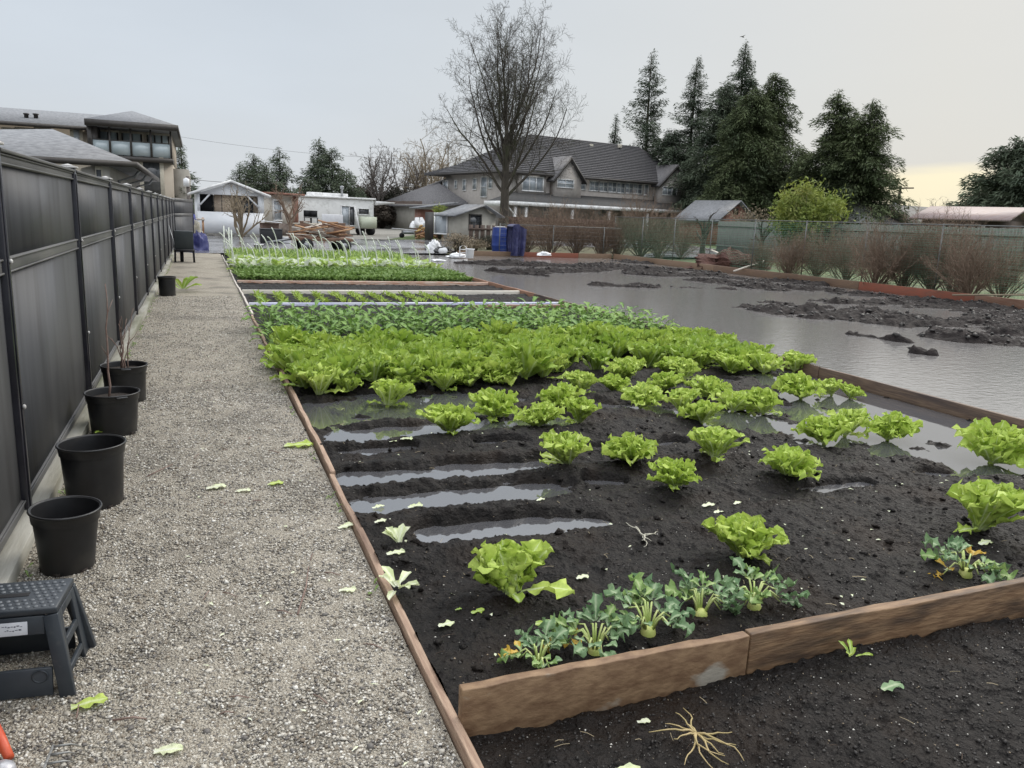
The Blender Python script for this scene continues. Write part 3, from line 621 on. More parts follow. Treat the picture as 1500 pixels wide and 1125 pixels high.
LM = [lettuce_mesh(100+i, [m_let], 62 if i % 2 else 50, .185, .245, 15, 13, .21, (random.uniform(-.25, .25), random.uniform(-.2, .2)), upright=(.95, .72, 1.1, .85, .65, 1.0)[i]) for i in range(6)]
LB = [lettuce_mesh(130+i, [m_let2], 34, .19, .25, 8, 7, .20, upright=(.9, .7, 1., .8, .75)[i]) for i in range(5)]
def put(name, me, loc, s, label, cat, group=None, rz=None, tilt=(0, 0), sz=1):
    o = bpy.data.objects.new(name, me); COL.objects.link(o); o.location = tuple(float(q) for q in loc)
    o.scale = (s, s, s*sz); o.rotation_euler = (tilt[0], tilt[1], random.uniform(0, 6.28) if rz is None else rz); return tag(o, label, cat, group)
ORD = ['leftmost', 'second from the left', 'third from the left', 'fourth from the left', 'fifth from the left', 'sixth from the left', 'seventh from the left', 'eighth from the left', 'ninth from the left', 'tenth from the left', 'eleventh from the left', 'twelfth from the left']
# name, base pixel, width in px
HEAD = [(1092, 818, 112, 'round bushy lettuce alone on bare soil, nearest the split in the front board'),
        (1437, 778, 105, 'bright green lettuce leaning right on bare soil, nearest to the right edge of the photo'),
        (1455, 680, 92, 'sprawling lettuce standing in water beside the right side board, nearest the right edge'),
        (660, 634, 84, 'lettuce with one long leaf stretched to the left, just above the long left puddles'),
        (833, 682, 92, 'wide low lettuce on the ridge above the left puddles, left of its two neighbours'),
        (928, 678, 78, 'compact lettuce with a folded rim, between the wide low head and the ragged one'),
        (992, 713, 74, 'ragged upright lettuce, nearest of the middle cluster'),
        (1048, 672, 84, 'full rounded lettuce at the lower end of the diagonal stack of three'),
        (1155, 698, 78, 'lettuce with wide open centre, by itself right of the diagonal stack'),
        (1210, 652, 74, 'lettuce with two long white ribbed leaves hanging down towards the water'),
        (1240, 640, 66, 'lettuce half hidden behind the one with hanging white ribbed leaves'),
        (1303, 646, 64, 'small tidy lettuce standing alone in the right hand water on a little soil mound')]
ROW2 = [[(568, 597, 74), (728, 612, 78), (788, 626, 64), (850, 620, 66)], [(820, 596, 62), (853, 577, 56), (900, 574, 50), (940, 598, 64), (998, 604, 62), (1030, 622, 62), (1075, 604, 62), (1120, 608, 60)],
        [(922, 556, 60), (975, 572, 54), (1005, 556, 52), (1040, 584, 58), (1175, 585, 64), (1220, 580, 44), (1247, 584, 34)],
        [(468, 580, 76), (512, 577, 50), (600, 566, 60), (650, 572, 66), (690, 566, 62), (722, 562, 62), (808, 548, 56)],
        [(1165, 545, 52), (1120, 548, 56), (1070, 548, 56), (1025, 540, 50), (985, 548, 50)]]
RN = ['in the loose front row beside the left puddles', 'in the loose middle group across the bed', 'of the loose group beyond the diagonal stack', 'along the left front edge of the dense rows', 'beside the side board at the dense rows']
def place_let(px_, py_, wpx, label, k):
    p = at(px_, py_, 0); z = float(soil_z(p[0], p[1])); p = at(px_, py_, max(z, WZ)); d = np.linalg.norm(p-[0, 0, CAM_H])
    s = wpx*d/FPX/.53
    mesh_ = LM[k % 6]
    return put('lettuce', mesh_, (p[0], p[1]+.02, max(z, WZ+.01)-.005), s, label, 'lettuce', 'loosely spaced lettuces', tilt=(random.uniform(-.15, .15), random.uniform(-.15, .15)), sz=random.uniform(.92, 1.08))
LPOS = []
for k, (a, b_, c, l) in enumerate(HEAD): LPOS.append(place_let(a, b_, c, l, k).location[:2])
for ri, row in enumerate(ROW2):
    for k, (a, b_, c) in enumerate(sorted(row)): LPOS.append(place_let(a, b_, c, 'green lettuce, %s %s' % (ORD[k], RN[ri]), k*5+ri+1).location[:2])
# front left lettuce, fallen open, one leaf on the soil
def special():
    r = random.Random(77); b = MB()
    for k in range(26):
        t = k/25; az_ = -PI*.05+PI*1.1*((k*.618) % 1)+r.uniform(-.1, .1); leaf(b, r, (.02*math.cos(az_), .02*math.sin(az_), .01), az_, .25+.6*t*r.uniform(.7, 1.1), .26*r.uniform(.7, 1.08), .115*r.uniform(.8, 1.3), curl=r.uniform(.0, .6), frill=.19, nu=18, nv=15, rib=.13)
    leaf(b, r, (.02, -.02, .03), -PI*.22, 1.15, .27, .13, curl=.55, frill=.15, nu=14, nv=13, rib=.16, cup=.1)
    leaf(b, r, (-.02, .0, .03), PI*.95, 1.0, .17, .13, curl=.3, frill=.11, nu=12, nv=11, rib=.16); leaf(b, r, (0, 0, .02), -PI*.5, 1.3, .10, .07, curl=.5, frill=.1, nu=8, nv=7)
    b.tube([(0, 0, -.02), (0, 0, .05)], [.025, .02], 10)
    p = at(752, 888, 0); put('lettuce', b.mesh('lettuce_open', [m_let], smooth=True), (p[0], p[1]+.03, float(soil_z(p[0], p[1]))), 0.86, 'lettuce with pale ribbed fanned leaves and one flat on the soil, nearest the edging', 'lettuce', 'loosely spaced lettuces', rz=0)
special()
# dense rows behind
r = random.Random(12); n_ = 0
ORDN = ['first', 'second', 'third', 'fourth', 'fifth', 'sixth', 'seventh', 'eighth', 'ninth', 'tenth', 'eleventh', 'twelfth', 'thirteenth', 'fourteenth', 'fifteenth', 'sixteenth', 'seventeenth', 'eighteenth', 'nineteenth', 'twentieth', 'twenty-first']
def lbl(fmt, k, rw): return fmt % (ORDN[k], ORDN[rw])
DL = 'yellow green lettuce packed in the dense rows across the middle of the bed'
for y, x0, x1, st_ in ((6.95, .85, 3.2, .29), (7.35, .8, 3.9, .30), (7.8, .8, 5.0, .30), (8.2, .8, 6.1, .31), (8.6, .8, 6.1, .31)):
    x = x0; kk = 0; rw_ = [6.95, 7.35, 7.8, 8.2, 8.6].index(y)
    while x < x1:
        kk += 1
        put('lettuce', LB[r.randrange(5)], (x+r.uniform(-.06, .06), y+r.uniform(-.1, .1), float(soil_z(x, y))-.01), r.uniform(.74, 1.14), lbl('yellow green lettuce, %s from the left in the %s dense row', kk-1, rw_), 'lettuce', 'densely planted lettuces', sz=r.uniform(.9, 1.15)); x += st_; n_ += 1
for y, x0, x1 in ((7.35, 4.6, 6.1), (7.75, 5.2, 6.1)):
    x = x0; kk = 0
    while x < x1: kk += 1; put('lettuce', LB[r.randrange(5)], (x+r.uniform(-.06, .06), y+r.uniform(-.1, .1), float(soil_z(x, y))-.01), r.uniform(.85, 1.05), 'lettuce %s from the left in the short %s dense row by the side board' % (ORDN[kk-1], 'front' if y < 7.5 else 'rear'), 'lettuce', 'densely planted lettuces'); x += .36
# dark leafy greens (rows behind): petioles with oval leaves
def greens_mesh(seed, n=16, H=.30, mats=None):
    r = random.Random(seed); b = MB()
    for k in range(n):
        az_ = k*2.4+r.uniform(-.4, .4); t = k/n; hh = H*(1-.45*t)*r.uniform(.8, 1.15); d = .05+.13*t; p0 = np.array([0, 0, 0.]); p1 = np.array([d*math.cos(az_), d*math.sin(az_), hh*.75])
        b.tube([p0, (p0+p1)/2+[0, 0, .02], p1], .004, 3, 0, False, c=(.6, .5, .3)); leaf(b, r, p1, az_+r.uniform(-.5, .5), .7+.8*t, .13*r.uniform(.8, 1.3), .10*r.uniform(.8, 1.2), curl=.8, frill=.07, nu=6, nv=5, rib=.05, neck=.25, cup=.1, lobes=1.5)
    return b.mesh('greens', mats or [m_dkg], smooth=True)
GM = [greens_mesh(200+i) for i in range(5)]
GY = (9.1, 9.5, 9.9, 10.35, 10.8)
for y in GY:
    x = .78; kk = 0
    while x < 6.12:
        kk += 1
        if True:
            put('leafy_green', GM[r.randrange(5)], (x+r.uniform(-.08, .08), y+r.uniform(-.12, .12), float(soil_z(x, y))-.01), r.uniform(.85, 1.2), lbl('dark green leafy plant, %s from the left in the %s dark row', kk-1, GY.index(y)), 'vegetable plant', 'dark leafy greens behind the lettuces')
        x += .30
# yellow green seedlings between cross boards: short rows running away
sd_ = greens_mesh(300, 7, .10, [leafmat('seedling', (.28, .42, .05), (.2, .32, .04), (.4, .5, .1), None, .3)])
for k in range(11):
    b = MB(); rr = random.Random(400+k)
    for j in range(26):
        p = (.95+k*.34, 13.6+j*.062, 0); 
        for q in range(4): leaf(b, rr, (p[0]+rr.uniform(-.05, .05), p[1], .0), rr.uniform(0, 6.28), rr.uniform(.2, 1), .085, .035, nu=3, nv=3, frill=.05)
    o = b.build('seedling_row', sd_.materials[0], None); o.location = (0, 0, .0)
    tag(o, 'short yellow green seedling row between the cross boards, %s' % (ORD+['twelfth'])[k].replace('leftmost', 'leftmost one'), 'seedling row', 'seedling rows between the cross boards')
# far planted strips
def strip(name, y0, y1, x0, x1, n, h, mats, label, wd=.05, seed=1, spread=.9):
    r = random.Random(seed); b = MB(); ms = mats if isinstance(mats, list) else [mats]
    for k in range(n):
        x, y = r.uniform(x0, x1), r.uniform(y0, y1); az_ = r.uniform(0, 6.28)
        leaf(b, r, (x, y, .0), az_, r.uniform(.1, spread), h*r.uniform(.7, 1.3), wd*r.uniform(.7, 1.3), curl=.6, frill=.08, nu=4, nv=3, m=r.randrange(len(ms)), rib=.05)
    return tag(b.build(name, ms), label, 'vegetables', kind='stuff')
m_lowg = leafmat('low_green', (.19, .30, .065), (.09, .17, .04), (.3, .4, .15), None, .3)
m_paleg = leafmat('pale_veg', (.75, .78, .70), (.40, .52, .25), (.8, .8, .75), None, .3)
for j, (y, hh, m_) in enumerate(((18.3, .12, m_lowg), (18.9, .14, m_lowg), (19.5, .15, m_lowg), (20.2, .16, m_lowg))):
    strip('low_greens', y-.2, y+.2, .8, 6.1, 2200, hh, m_, 'low green seedling band across the bed, %s one behind the cross boards' % ORDN[j], .07, 500+j)
strip('pale_greens', 21.0, 22.9, .85, 6.1, 2600, .22, [m_paleg, m_let2], 'pale whitish leafy plants in a band in front of the white stakes', .20, 510, 1.2)
strip('tall_greens', 23.2, 27.2, .85, 6.1, 8000, .24, [m_let2, m_lowg], 'grassy green crop standing among the white stakes', .035, 511, .5)
# ================================================================ KOHLRABI along the front board
def kohl(px_, py_, s, label, seed, dirs, yellow=(), bulbc=m_bulb):
    LS = .72; s *= .85
    r = random.Random(seed); p = at(px_, py_, .03); e = empty('kohlrabi', (p[0], p[1]-.02, float(soil_z(p[0], p[1]))-.04), label, 'kohlrabi', 'kohlrabi plants along the front board')
    b = MB(); pr = [(.0, -.01), (.022, 0), (.038, .02), (.042, .045), (.034, .068), (.018, .08), (0, .084)]; b.lathe([(a*s, z*s) for a, z in [(a*.82, z) for a, z in pr]], 18); o = b.build('bulb', bulbc, None, smooth=True); o.parent = e
    dirs = list(dirs)+[(r.uniform(0, 6.28), r.uniform(.15, 1.1), r.uniform(.06, .16)) for _ in range(6)]
    for k, (az_, el_, Ls) in enumerate(dirs):
        az_ += r.uniform(-.3, .3); el_ *= r.uniform(.6, 1.05)
        st0 = np.array([math.cos(az_)*.02, math.sin(az_)*.02, .07])*s; d = np.array([math.cos(az_)*math.cos(el_), math.sin(az_)*math.cos(el_), math.sin(el_)])*Ls*s*LS
        mid = st0+d*.5+np.array([0, 0, .05])*s; en = st0+d; b = MB(); b.tube([st0, (st0+mid)/2+[0, 0, .012*s], mid, (mid+en)/2, en], [.006*s, .005*s, .0045*s, .004*s, .003*s], 6)
        o = b.build('stalk', m_stalk, None, smooth=True); o.parent = e
        lf = MB(); leaf(lf, r, en, az_, max(.3, PI/2-el_-.1), .10*s*r.uniform(.7, 1.3), .085*s*r.uniform(.7, 1.3), curl=r.uniform(.6, 1.6), frill=.2, roll=r.uniform(-.6, .6), nu=13, nv=9, rib=.1, neck=.1, lobes=3.5, cup=.15)
        for q in (-1, 1): leaf(lf, r, mid+(en-mid)*.6, az_+q*1.1, 1.0, .06*s, .05*s, curl=.6, frill=.1, nu=6, nv=5, rib=.1, neck=.1, lobes=1)
        o = lf.build('leaf', m_yel if k in yellow else (m_kohl, m_kohl2, m_kohl)[k % 3], None, smooth=True); o.parent = e
    return e
kohl(785, 972, .85, 'small stripped kohlrabi bulb with a yellow orange leaf, leftmost by the front board', 1, ((2.4, .5, .13), (2.9, .3, .10), (.6, .6, .07), (1.4, 1.0, .05), (.1, .45, .15)), (0,))
kohl(868, 950, 1.0, 'kohlrabi with tall bare arching stalks, second from the left by the front board', 2, ((1.5, 1.35, .12), (2.6, .9, .13), (.2, .8, .17), (.9, 1.1, .12), (2.9, .2, .09), (1.9, 1.2, .15)), (4,))
kohl(945, 928, 1.05, 'kohlrabi with broad blue green leaves and one white withered leaf, left of the board split', 3, ((2.6, .9, .15), (1.6, 1.1, .16), (.7, .9, .14), (.1, .5, .13), (3.0, .5, .12), (-.4, .2, .08), (2.0, .7, .18)))
kohl(1022, 900, 1.0, 'kohlrabi with upright stalks just left of the split in the front board', 4, ((1.5, 1.35, .14), (1.0, 1.2, .13), (2.2, 1.1, .13), (.2, .3, .12), (3.0, .7, .1), (-.2, .1, .1)))
kohl(1100, 888, 1.0, 'kohlrabi with drooping blue green leaves just right of the board split', 5, ((1.7, .9, .16), (.6, .7, .16), (-.1, .4, .14), (2.7, .8, .14), (1.1, 1.1, .13), (.0, .0, .15), (2.2, .6, .12)))
kohl(1408, 840, 1.05, 'kohlrabi with yellowing lower leaves near the right end of the front board', 6, ((1.9, .9, .14), (2.6, .5, .13), (1.1, 1.1, .14), (.2, .5, .13), (3.05, -.1, .16), (-.2, .3, .10), (1.5, 1.2, .11)), (3, 4))
# ================================================================ LEAF SCRAPS, TWIGS, ROOTS
SC = [(585, 800, 34, 'pale green leaf stub standing up beside the edging board', m_scrap, 1), (575, 825, 26, 'white torn leaf lying beside the edging board', m_scrap, 0), (583, 875, 44, 'withered pale lettuce remains leaning by the edging board', m_scrap, 1),
      (505, 866, 24, 'white green leaf scrap lying on the gravel next to the edging board', m_scrap, 0), (850, 860, 20, 'white leaf scrap between the front left lettuce and the round one', m_scrap, 0), (697, 908, 20, 'small oval green leaf flat on soil, left of the front left lettuce leaf', m_let2, 0),
      (793, 924, 32, 'flat green leaf on the soil below the front left lettuce', m_let2, 0), (122, 1038, 40, 'curled yellow green leaf on the gravel by the stool foot', m_let, 0), (400, 712, 22, 'green leaf scrap on the gravel in the middle of the path', m_let, 0),
      (430, 655, 40, 'pale wilted lettuce leaf on the gravel beside the bed edge', m_let, 0), (312, 718, 26, 'long white leaf piece on the gravel, left one of a pair', m_scrap, 0), (352, 722, 20, 'short white leaf piece on the gravel, right one of a pair', m_scrap, 0),
      (1300, 1018, 32, 'grey green leaf scrap lying on the soil in front of the right board', m_kohl, 0), (940, 1046, 18, 'pale yellow green scrap on the soil in front of the split board', m_scrap, 0), (912, 1122, 34, 'pale leaf scrap cut by the bottom edge of the photo', m_scrap, 0),
      (730, 785, 30, 'torn pale leaf in the third puddle', m_scrap, 0), (605, 752, 22, 'pale leaf floating in the second puddle', m_scrap, 0), (552, 740, 18, 'pale leaf at the left end of the second puddle', m_scrap, 0),
      (555, 778, 18, 'white scrap on the soil left of the broken clod', m_scrap, 0), (670, 903, 10, 'tiny green scrap left of the small oval leaf', m_let2, 0), (650, 928, 24, 'yellow green torn strip on soil near the bed corner', m_scrap, 0),
      (575, 650, 14, 'white scrap on the ridge, left one near the large left puddle', m_scrap, 0), (592, 648, 18, 'white scrap on the ridge, right one near the large left puddle', m_scrap, 0), (790, 742, 14, 'white scrap on the soil right of the second puddle', m_scrap, 0),
      (1035, 745, 20, 'white scrap behind the round lettuce, left one', m_scrap, 0), (1080, 738, 14, 'white scrap behind the round lettuce, right one', m_scrap, 0), (1050, 760, 16, 'small white scrap touching the round lettuce', m_scrap, 0),
      (1440, 804, 22, 'pale yellow leaf scrap right of the yellowing kohlrabi', m_scrap, 0), (1385, 850, 12, 'white speck like scrap beside the yellowing kohlrabi', m_scrap, 0), (240, 1100, 34, 'tan dry leaf strip on the gravel at the bottom of the path', m_scrap, 0),
      (505, 775, 26, 'green white leaf scrap hanging over the edging board', m_scrap, 0), (160, 640, 22, 'small green weed behind the tall pot', m_let2, 1), (1245, 975, 26, 'small green weed sprouting in front of the right board', m_let2, 1), (268, 428, 30, 'tuft of green grass on the path beside the small pot', m_let2, 1)]
for k, (a, b_, wpx, l, m_, up_) in enumerate(SC):
    r = random.Random(900+k); p = at(a, b_, 0); z = path_z(p[0], p[1])+.006 if p[0] < .66 else float(fs_z(np.array(p[0]), np.array(p[1])) if p[1] < 2.03 else max(float(soil_z(p[0], p[1])), WZ))+.004
    d = np.linalg.norm(p-[0, 0, CAM_H]); s = wpx*d/FPX; b = MB()
    if up_:
        for q in range(7 if wpx > 28 else 5): leaf(b, r, (r.uniform(-.01, .01), 0, 0), r.uniform(0, 6.28), r.uniform(.2, 1.2), s*.8, s*.3, curl=.6, frill=.1, nu=6, nv=5)
    else: leaf(b, r, (-s*.45, 0, 0), r.uniform(-.3, .3), 1.40, s, s*.55, curl=.25, frill=.10, nu=9, nv=7, cup=.05, neck=.5)
    o = b.build('leaf_scrap' if not up_ else 'leaf_tuft', m_, None, smooth=True); o.location = (p[0], p[1], z)
    tag(o, l, 'leaf scrap' if not up_ else 'plant tuft')
r = random.Random(5); b = MB()
for k in range(150):
    x, y = r.uniform(.75, 5.2), 2.1+4.2*r.random()**1.4
    if float(soil_z(x, y)) < WZ: continue
    n0 = MB(); leaf(b, r, (x, y, float(soil_z(x, y))+.003), r.uniform(0, 6.28), 1.45, r.uniform(.01, .03), r.uniform(.008, .02), curl=.2, frill=.1, nu=4, nv=3)
tag(b.build('litter_flakes', [m_scrap]), 'tiny pale leaf flakes scattered over the black soil', 'leaf litter', kind='stuff')
b = MB()
for k in range(90):
    x, y = r.uniform(-.7, .6), 1.8+8*r.random()**1.4
    if k % 3: leaf(b, r, (x, y, path_z(x, y)+.006), r.uniform(0, 6.28), 1.45, r.uniform(.01, .028), r.uniform(.006, .015), curl=.2, frill=.1, nu=4, nv=3)
    else:
        a_ = r.uniform(0, 6.28); l_ = r.uniform(.03, .1); q = np.array([x, y, path_z(x, y)+.008]); b.tube([q, q+[math.cos(a_)*l_/2, math.sin(a_)*l_/2+.005, .003], q+[math.cos(a_)*l_, math.sin(a_)*l_, 0]], .0025, 4, 1)
tag(b.build('path_litter', [m_scrap, m_twig]), 'tiny leaf flakes and twig bits scattered on the gravel', 'leaf litter', kind='stuff')
r = random.Random(55); b = MB()
for k in range(420):
    x, y = r.uniform(.74, 5.6), 1.15+5*r.random()**1.3
    fr_ = y < 2.0
    if 1.99 < y < 2.12: continue
    z = float(fs_z(np.array(x), np.array(y)) if fr_ else soil_z(x, y))
    if not fr_ and z < WZ: continue
    a_ = r.uniform(0, 6.28); l_ = r.uniform(.012, .06); q = np.array([x, y, z+.004]); d = np.array([math.cos(a_), math.sin(a_), 0])
    b.tube([q, q+d*l_*.5+[0, 0, .003], q+d*l_+[r.uniform(-.006, .006), 0, 0]], r.uniform(.0007, .0016), 3, k % 2, False)
tag(b.build('straw_bits', [mat('straw', (.33, .27, .17), .8), mat('dark_straw', (.07, .045, .03), .8)]), 'short straw and root bits strewn over the black soil', 'straw', kind='stuff')
b = MB(); r = random.Random(56)
for k in range(170):
    y = 2.6+24*r.random()**1.5; x = -.745+r.uniform(0, .03) if k % 4 else .64-r.uniform(0, .03)
    for q in range(3): leaf(b, r, (x, y, path_z(x, y)+.002), r.uniform(0, 6.28), r.uniform(.3, 1.2), r.uniform(.015, .035), .012, curl=.5, frill=.05, nu=4, nv=3)
tag(b.build('edge_weeds', [m_lowg]), 'tiny green weeds along both edges of the gravel path', 'weeds', kind='stuff')
def root(name, px_, py_, n, L_, label, m_, seed):
    r = random.Random(seed); p = at(px_, py_, .01); b = MB()
    for k in range(n):
        a_ = r.uniform(0, 6.28); q = np.array([0, 0, .012]); pts = [q.copy()]; l_ = L_*r.uniform(.5, 1)
        for j in range(7): a_ += r.uniform(-.5, .5); q = q+np.array([math.cos(a_)*l_/7, math.sin(a_)*l_/7, r.uniform(-.004, .007)*(1 if j < 4 else -1)]); pts.append(q.copy())
        b.tube(pts, np.linspace(.004, .0012, 8), 5)
    o = b.build(name, m_, None, smooth=True); o.location = (p[0], p[1], float(soil_z(p[0], p[1])) if p[1] > 2.05 else .0); tag(o, label, 'root')
m_root = mat('root_tan', (.42, .32, .16), .7, (.3, .24, .10), 30); m_root2 = mat('root_pale', (.5, .48, .40), .7, (.4, .38, .3), 30)
root('root_clump', 1020, 1075, 13, .17, 'tangled tan root clump on the soil in front of the split board', m_root, 3)
root('root_clump', 942, 792, 7, .14, 'pale bare forked roots lying in the middle of the bed', m_root2, 5)
for a, b_, c, d_, l in ((215, 698, 253, 680, 'thin brown twig lying across the gravel path'), (436, 900, 452, 830, 'long straight brown twig along the gravel path'), (165, 1055, 215, 1053, 'short dark twig on the gravel by the rake')):
    p, q = at(a, b_, .015), at(c, d_, .015); t = MB(); t.tube([p, (p+q)/2+[.01, .0, .006], q], [.004, .0035, .002], 5); o = t.build('twig', m_twig, None, off=p); tag(o, l, 'twig')
# broken clod with dry roots by the second puddle
b = MB(); r = np.random.RandomState(3); p = at(672, 790, 0)
th = np.linspace(0, 2*PI, 25); ph = np.linspace(0, PI/2, 12); T, H_ = np.meshgrid(th, ph, indexing='ij'); rad = .06*(1+.35*fbm(T*1.9, H_*3, 4, 88))
rad[-1] = rad[0]; b.grid(rad*np.cos(T)*np.sin(H_)*1.4, rad*np.sin(T)*np.sin(H_), rad*np.cos(H_)*.8)
o = b.build('soil_clod', m_soil, None, smooth=True); o.location = (p[0], p[1], float(soil_z(p[0], p[1]))-.01); tag(o, 'large broken black soil clod beside the third puddle', 'soil clod')
# ================================================================ BACKGROUND BUILDINGS
m_stucco = mat('taupe_stucco', (.34, .31, .285), .85, (.40, .37, .34), 3, 6, bump=.3, bscale=40, bdist=.01)
m_stuc2 = mat('grey_stucco', (.30, .285, .25), .85, (.36, .34, .30), 2, 6, bump=.3, bscale=40, bdist=.01)
m_stuc3 = mat('cream_stucco', (.40, .345, .28), .85, (.42, .37, .30), 2, 6)
m_roof = mat('roof_tile', (.06, .058, .062), .6, (.12, .115, .118), 7, 7, (1, 1, 1), bump=.6, bscale=9, bdist=.05, contrast=(.3, .7))
m_shing = mat('grey_shingle', (.10, .105, .115), .55, (.20, .205, .215), 5, 7, (1, 1, 1), bump=.5, bscale=14, bdist=.03, contrast=(.3, .7))
m_proof = mat('porch_roof', (.035, .034, .034), .7, (.06, .058, .055), 6, 6)
m_white = mat('white_paint', (.80, .80, .79), .5, (.62, .62, .61), 4, 6)
m_glass = mat('window_glass', (.28, .31, .34), .06, (.46, .50, .53), 1.2, 4, spec=.8)  # pale colour stands in for sky reflected in the panes
m_gdark = mat('dark_glass', (.03, .032, .035), .07, (.07, .075, .08), 2, spec=.8)
m_trimd = mat('dark_trim', (.035, .03, .027), .5, (.05, .045, .04), 5)
m_cream = mat('cream_trim', (.58, .54, .45), .6, (.5, .46, .38), 6)
m_brick = mat('red_brown_boards', (.20, .085, .06), .8, (.30, .16, .12), 4, 7, (1, 1, 1), bump=.4, bscale=12, bdist=.02)
m_brown = mat('brown_boards', (.06, .04, .032), .8, (.10, .07, .055), 3, 7, (6, 6, .6), bump=.3, bscale=10, bdist=.02)
m_greyf = mat('grey_fence_boards', (.11, .115, .10), .85, (.16, .165, .145), 3, 7, (6, 6, .5), bump=.3, bscale=10, bdist=.02)
m_metal = mat('galv', (.30, .31, .32), .4, (.22, .23, .24), 10, metal=.4)
Z3 = np.array([0, 0, 1.])
class Frame:                                   # building frame: u along the facade, d going back, z up
    def __init__(s, A, heading): s.A = np.array([A[0], A[1], 0.]); s.U = np.array([math.sin(heading), math.cos(heading), 0]); s.B = np.array([-s.U[1], s.U[0], 0]); s.flip()
    def flip(s):
        if s.B.dot(s.A) < 0: s.B = -s.B
    def W(s, u, d, z): return s.A+s.U*u+s.B*d+Z3*z
    def hit(s, x, y, d=0):                     # photo point on the plane at depth d
        r_ = ray(x, y); o = np.array([0, 0, CAM_H]); t = ((s.A+s.B*d)-o).dot(s.B)/r_.dot(s.B); p = o+r_*t-s.A; return p.dot(s.U), p[2]
    def hitside(s, x, y, u=0):
        r_ = ray(x, y); o = np.array([0, 0, CAM_H]); t = ((s.A+s.U*u)-o).dot(s.U)/r_.dot(s.U); p = o+r_*t-s.A; return p.dot(s.B), p[2]
    def box(s, b, u0, u1, d0, d1, z0, z1, m=0): return b.obox(s.W((u0+u1)/2, (d0+d1)/2, (z0+z1)/2), s.U, s.B, Z3, abs(u1-u0), abs(d1-d0), z1-z0, m)
    def hip(s, b, u0, u1, d0, d1, ze, zr, r0, r1, along='u', th=.18, m=0, rows=0):
        # closed hip roof; ridge from r0 to r1 along u (or d)
        if along == 'u': dm = (d0+d1)/2; R0, R1 = s.W(r0, dm, zr), s.W(r1, dm, zr)
        else: um = (u0+u1)/2; R0, R1 = s.W(um, r0, zr), s.W(um, r1, zr)
        c = [s.W(u0, d0, ze), s.W(u1, d0, ze), s.W(u1, d1, ze), s.W(u0, d1, ze)]; cl = [p-Z3*th for p in c]
        v = c+[R0, R1]+cl
        f = [(0, 1, 5, 4), (1, 2, 5), (2, 3, 4, 5), (3, 0, 4)] if along == 'u' else [(0, 1, 4), (1, 2, 5, 4), (2, 3, 5), (3, 0, 4, 5)]
        f += [(6, 7, 1, 0), (7, 8, 2, 1), (8, 9, 3, 2), (9, 6, 0, 3), (9, 8, 7, 6)]
        b.add(v, f, m)
        if rows:                               # stepped tile courses
            for q in f[:4]:
                P_ = [np.array(v[i]) for i in q]; zs = [p[2] for p in P_]; lo = [p for p in P_ if p[2] < ze+.01]; hi = [p for p in P_ if p[2] > ze+.01]
                a0, a1 = lo[0], lo[1]
                h0, h1 = (hi[-1], hi[0]) if len(hi) == 2 else (hi[0], hi[0])
                nn_ = nrm(np.cross(a1-a0, h0-a0)); nn_ = nn_ if nn_[2] > 0 else -nn_
                for k in range(rows):
                    t0 = k/rows; t1 = (k+1)/rows
                    q0, q1 = a0+(h0-a0)*t0, a1+(h1-a1)*t0; w0, w1 = a0+(h0-a0)*t1, a1+(h1-a1)*t1
                    b.add([q0+nn_*.10, q1+nn_*.10, w1+nn_*.02, w0+nn_*.02, q0+nn_*.01, q1+nn_*.01], [(0, 1, 2, 3), (4, 5, 1, 0)], m)
    def window(s, parent, u0, u1, z0, z1, d=0, mv=1, mh=0, fr=.09, side=None, mf=None, mg=None, name='window'):
        mf = mf or m_white; mg = mg or m_glass
        if u1 < u0: u0, u1 = u1, u0
        def bx(b, a0, a1, k0, k1, p0, p1):
            if side is None: s.box(b, a0, a1, d-p1, d-p0, k0, k1)
            else: s.box(b, side-p1, side-p0, a0, a1, k0, k1)
        b = MB(); bx(b, u0-fr, u1+fr, z1, z1+fr, .0, .09); bx(b, u0-fr, u1+fr, z0-fr, z0, .0, .09); bx(b, u0-fr, u0, z0, z1, .0, .09); bx(b, u1, u1+fr, z0, z1, .0, .09)
        for k in range(1, mv+1): c = u0+(u1-u0)*k/(mv+1); bx(b, c-fr*.35, c+fr*.35, z0, z1, .02, .075)
        for k in range(1, mh+1): c = z0+(z1-z0)*k/(mh+1); bx(b, u0, u1, c-fr*.3, c+fr*.3, .02, .07)
        o = b.build(name, mf, parent); g_ = MB(); bx(g_, u0, u1, z0, z1, .005, .018); g_.build('pane', mg, o); return o
# ---- main house
hd = ray(2400, 371); heading = math.atan2(hd[0], hd[1])
A = G(738, 78); H1 = Frame(A, heading)
Lh = H1.hit(1009, 300)[0]; dS = H1.hitside(652, 290)[0]
ze = H1.hit(890, 262, -.6)[1]; zb = 3.1
hm = empty('large_house', H1.W(Lh/2, 5, 0), 'large taupe two storey house with dark hip roof and white porch behind the bare tree', 'house')
Dp = dS
b = MB(); H1.box(b, 0, Lh, 0, Dp, -.3, ze-.05); b.build('wall', m_stucco, hm)
zr = H1.hit(857, 206, Dp/2)[1]; r0 = H1.hit(778, 200, Dp/2)[0]; r1 = H1.hit(935, 212, Dp/2)[0]
b = MB(); H1.hip(b, -.7, Lh+.7, -.7, Dp+.7, ze, zr, r0, r1, rows=22); rf = b.build('roof', m_roof, hm)
b = MB(); s0 = r0+1; zw = HZ(692, 222, np.linalg.norm(H1.W(5.5, Dp*.62, 0)[:2]))
H1.hip(b, -.69, 11.5, .5, Dp+3.5, ze+.03, zw, Dp*.35, Dp*.75, 'd', rows=18); b.build('roof', m_roof, hm)
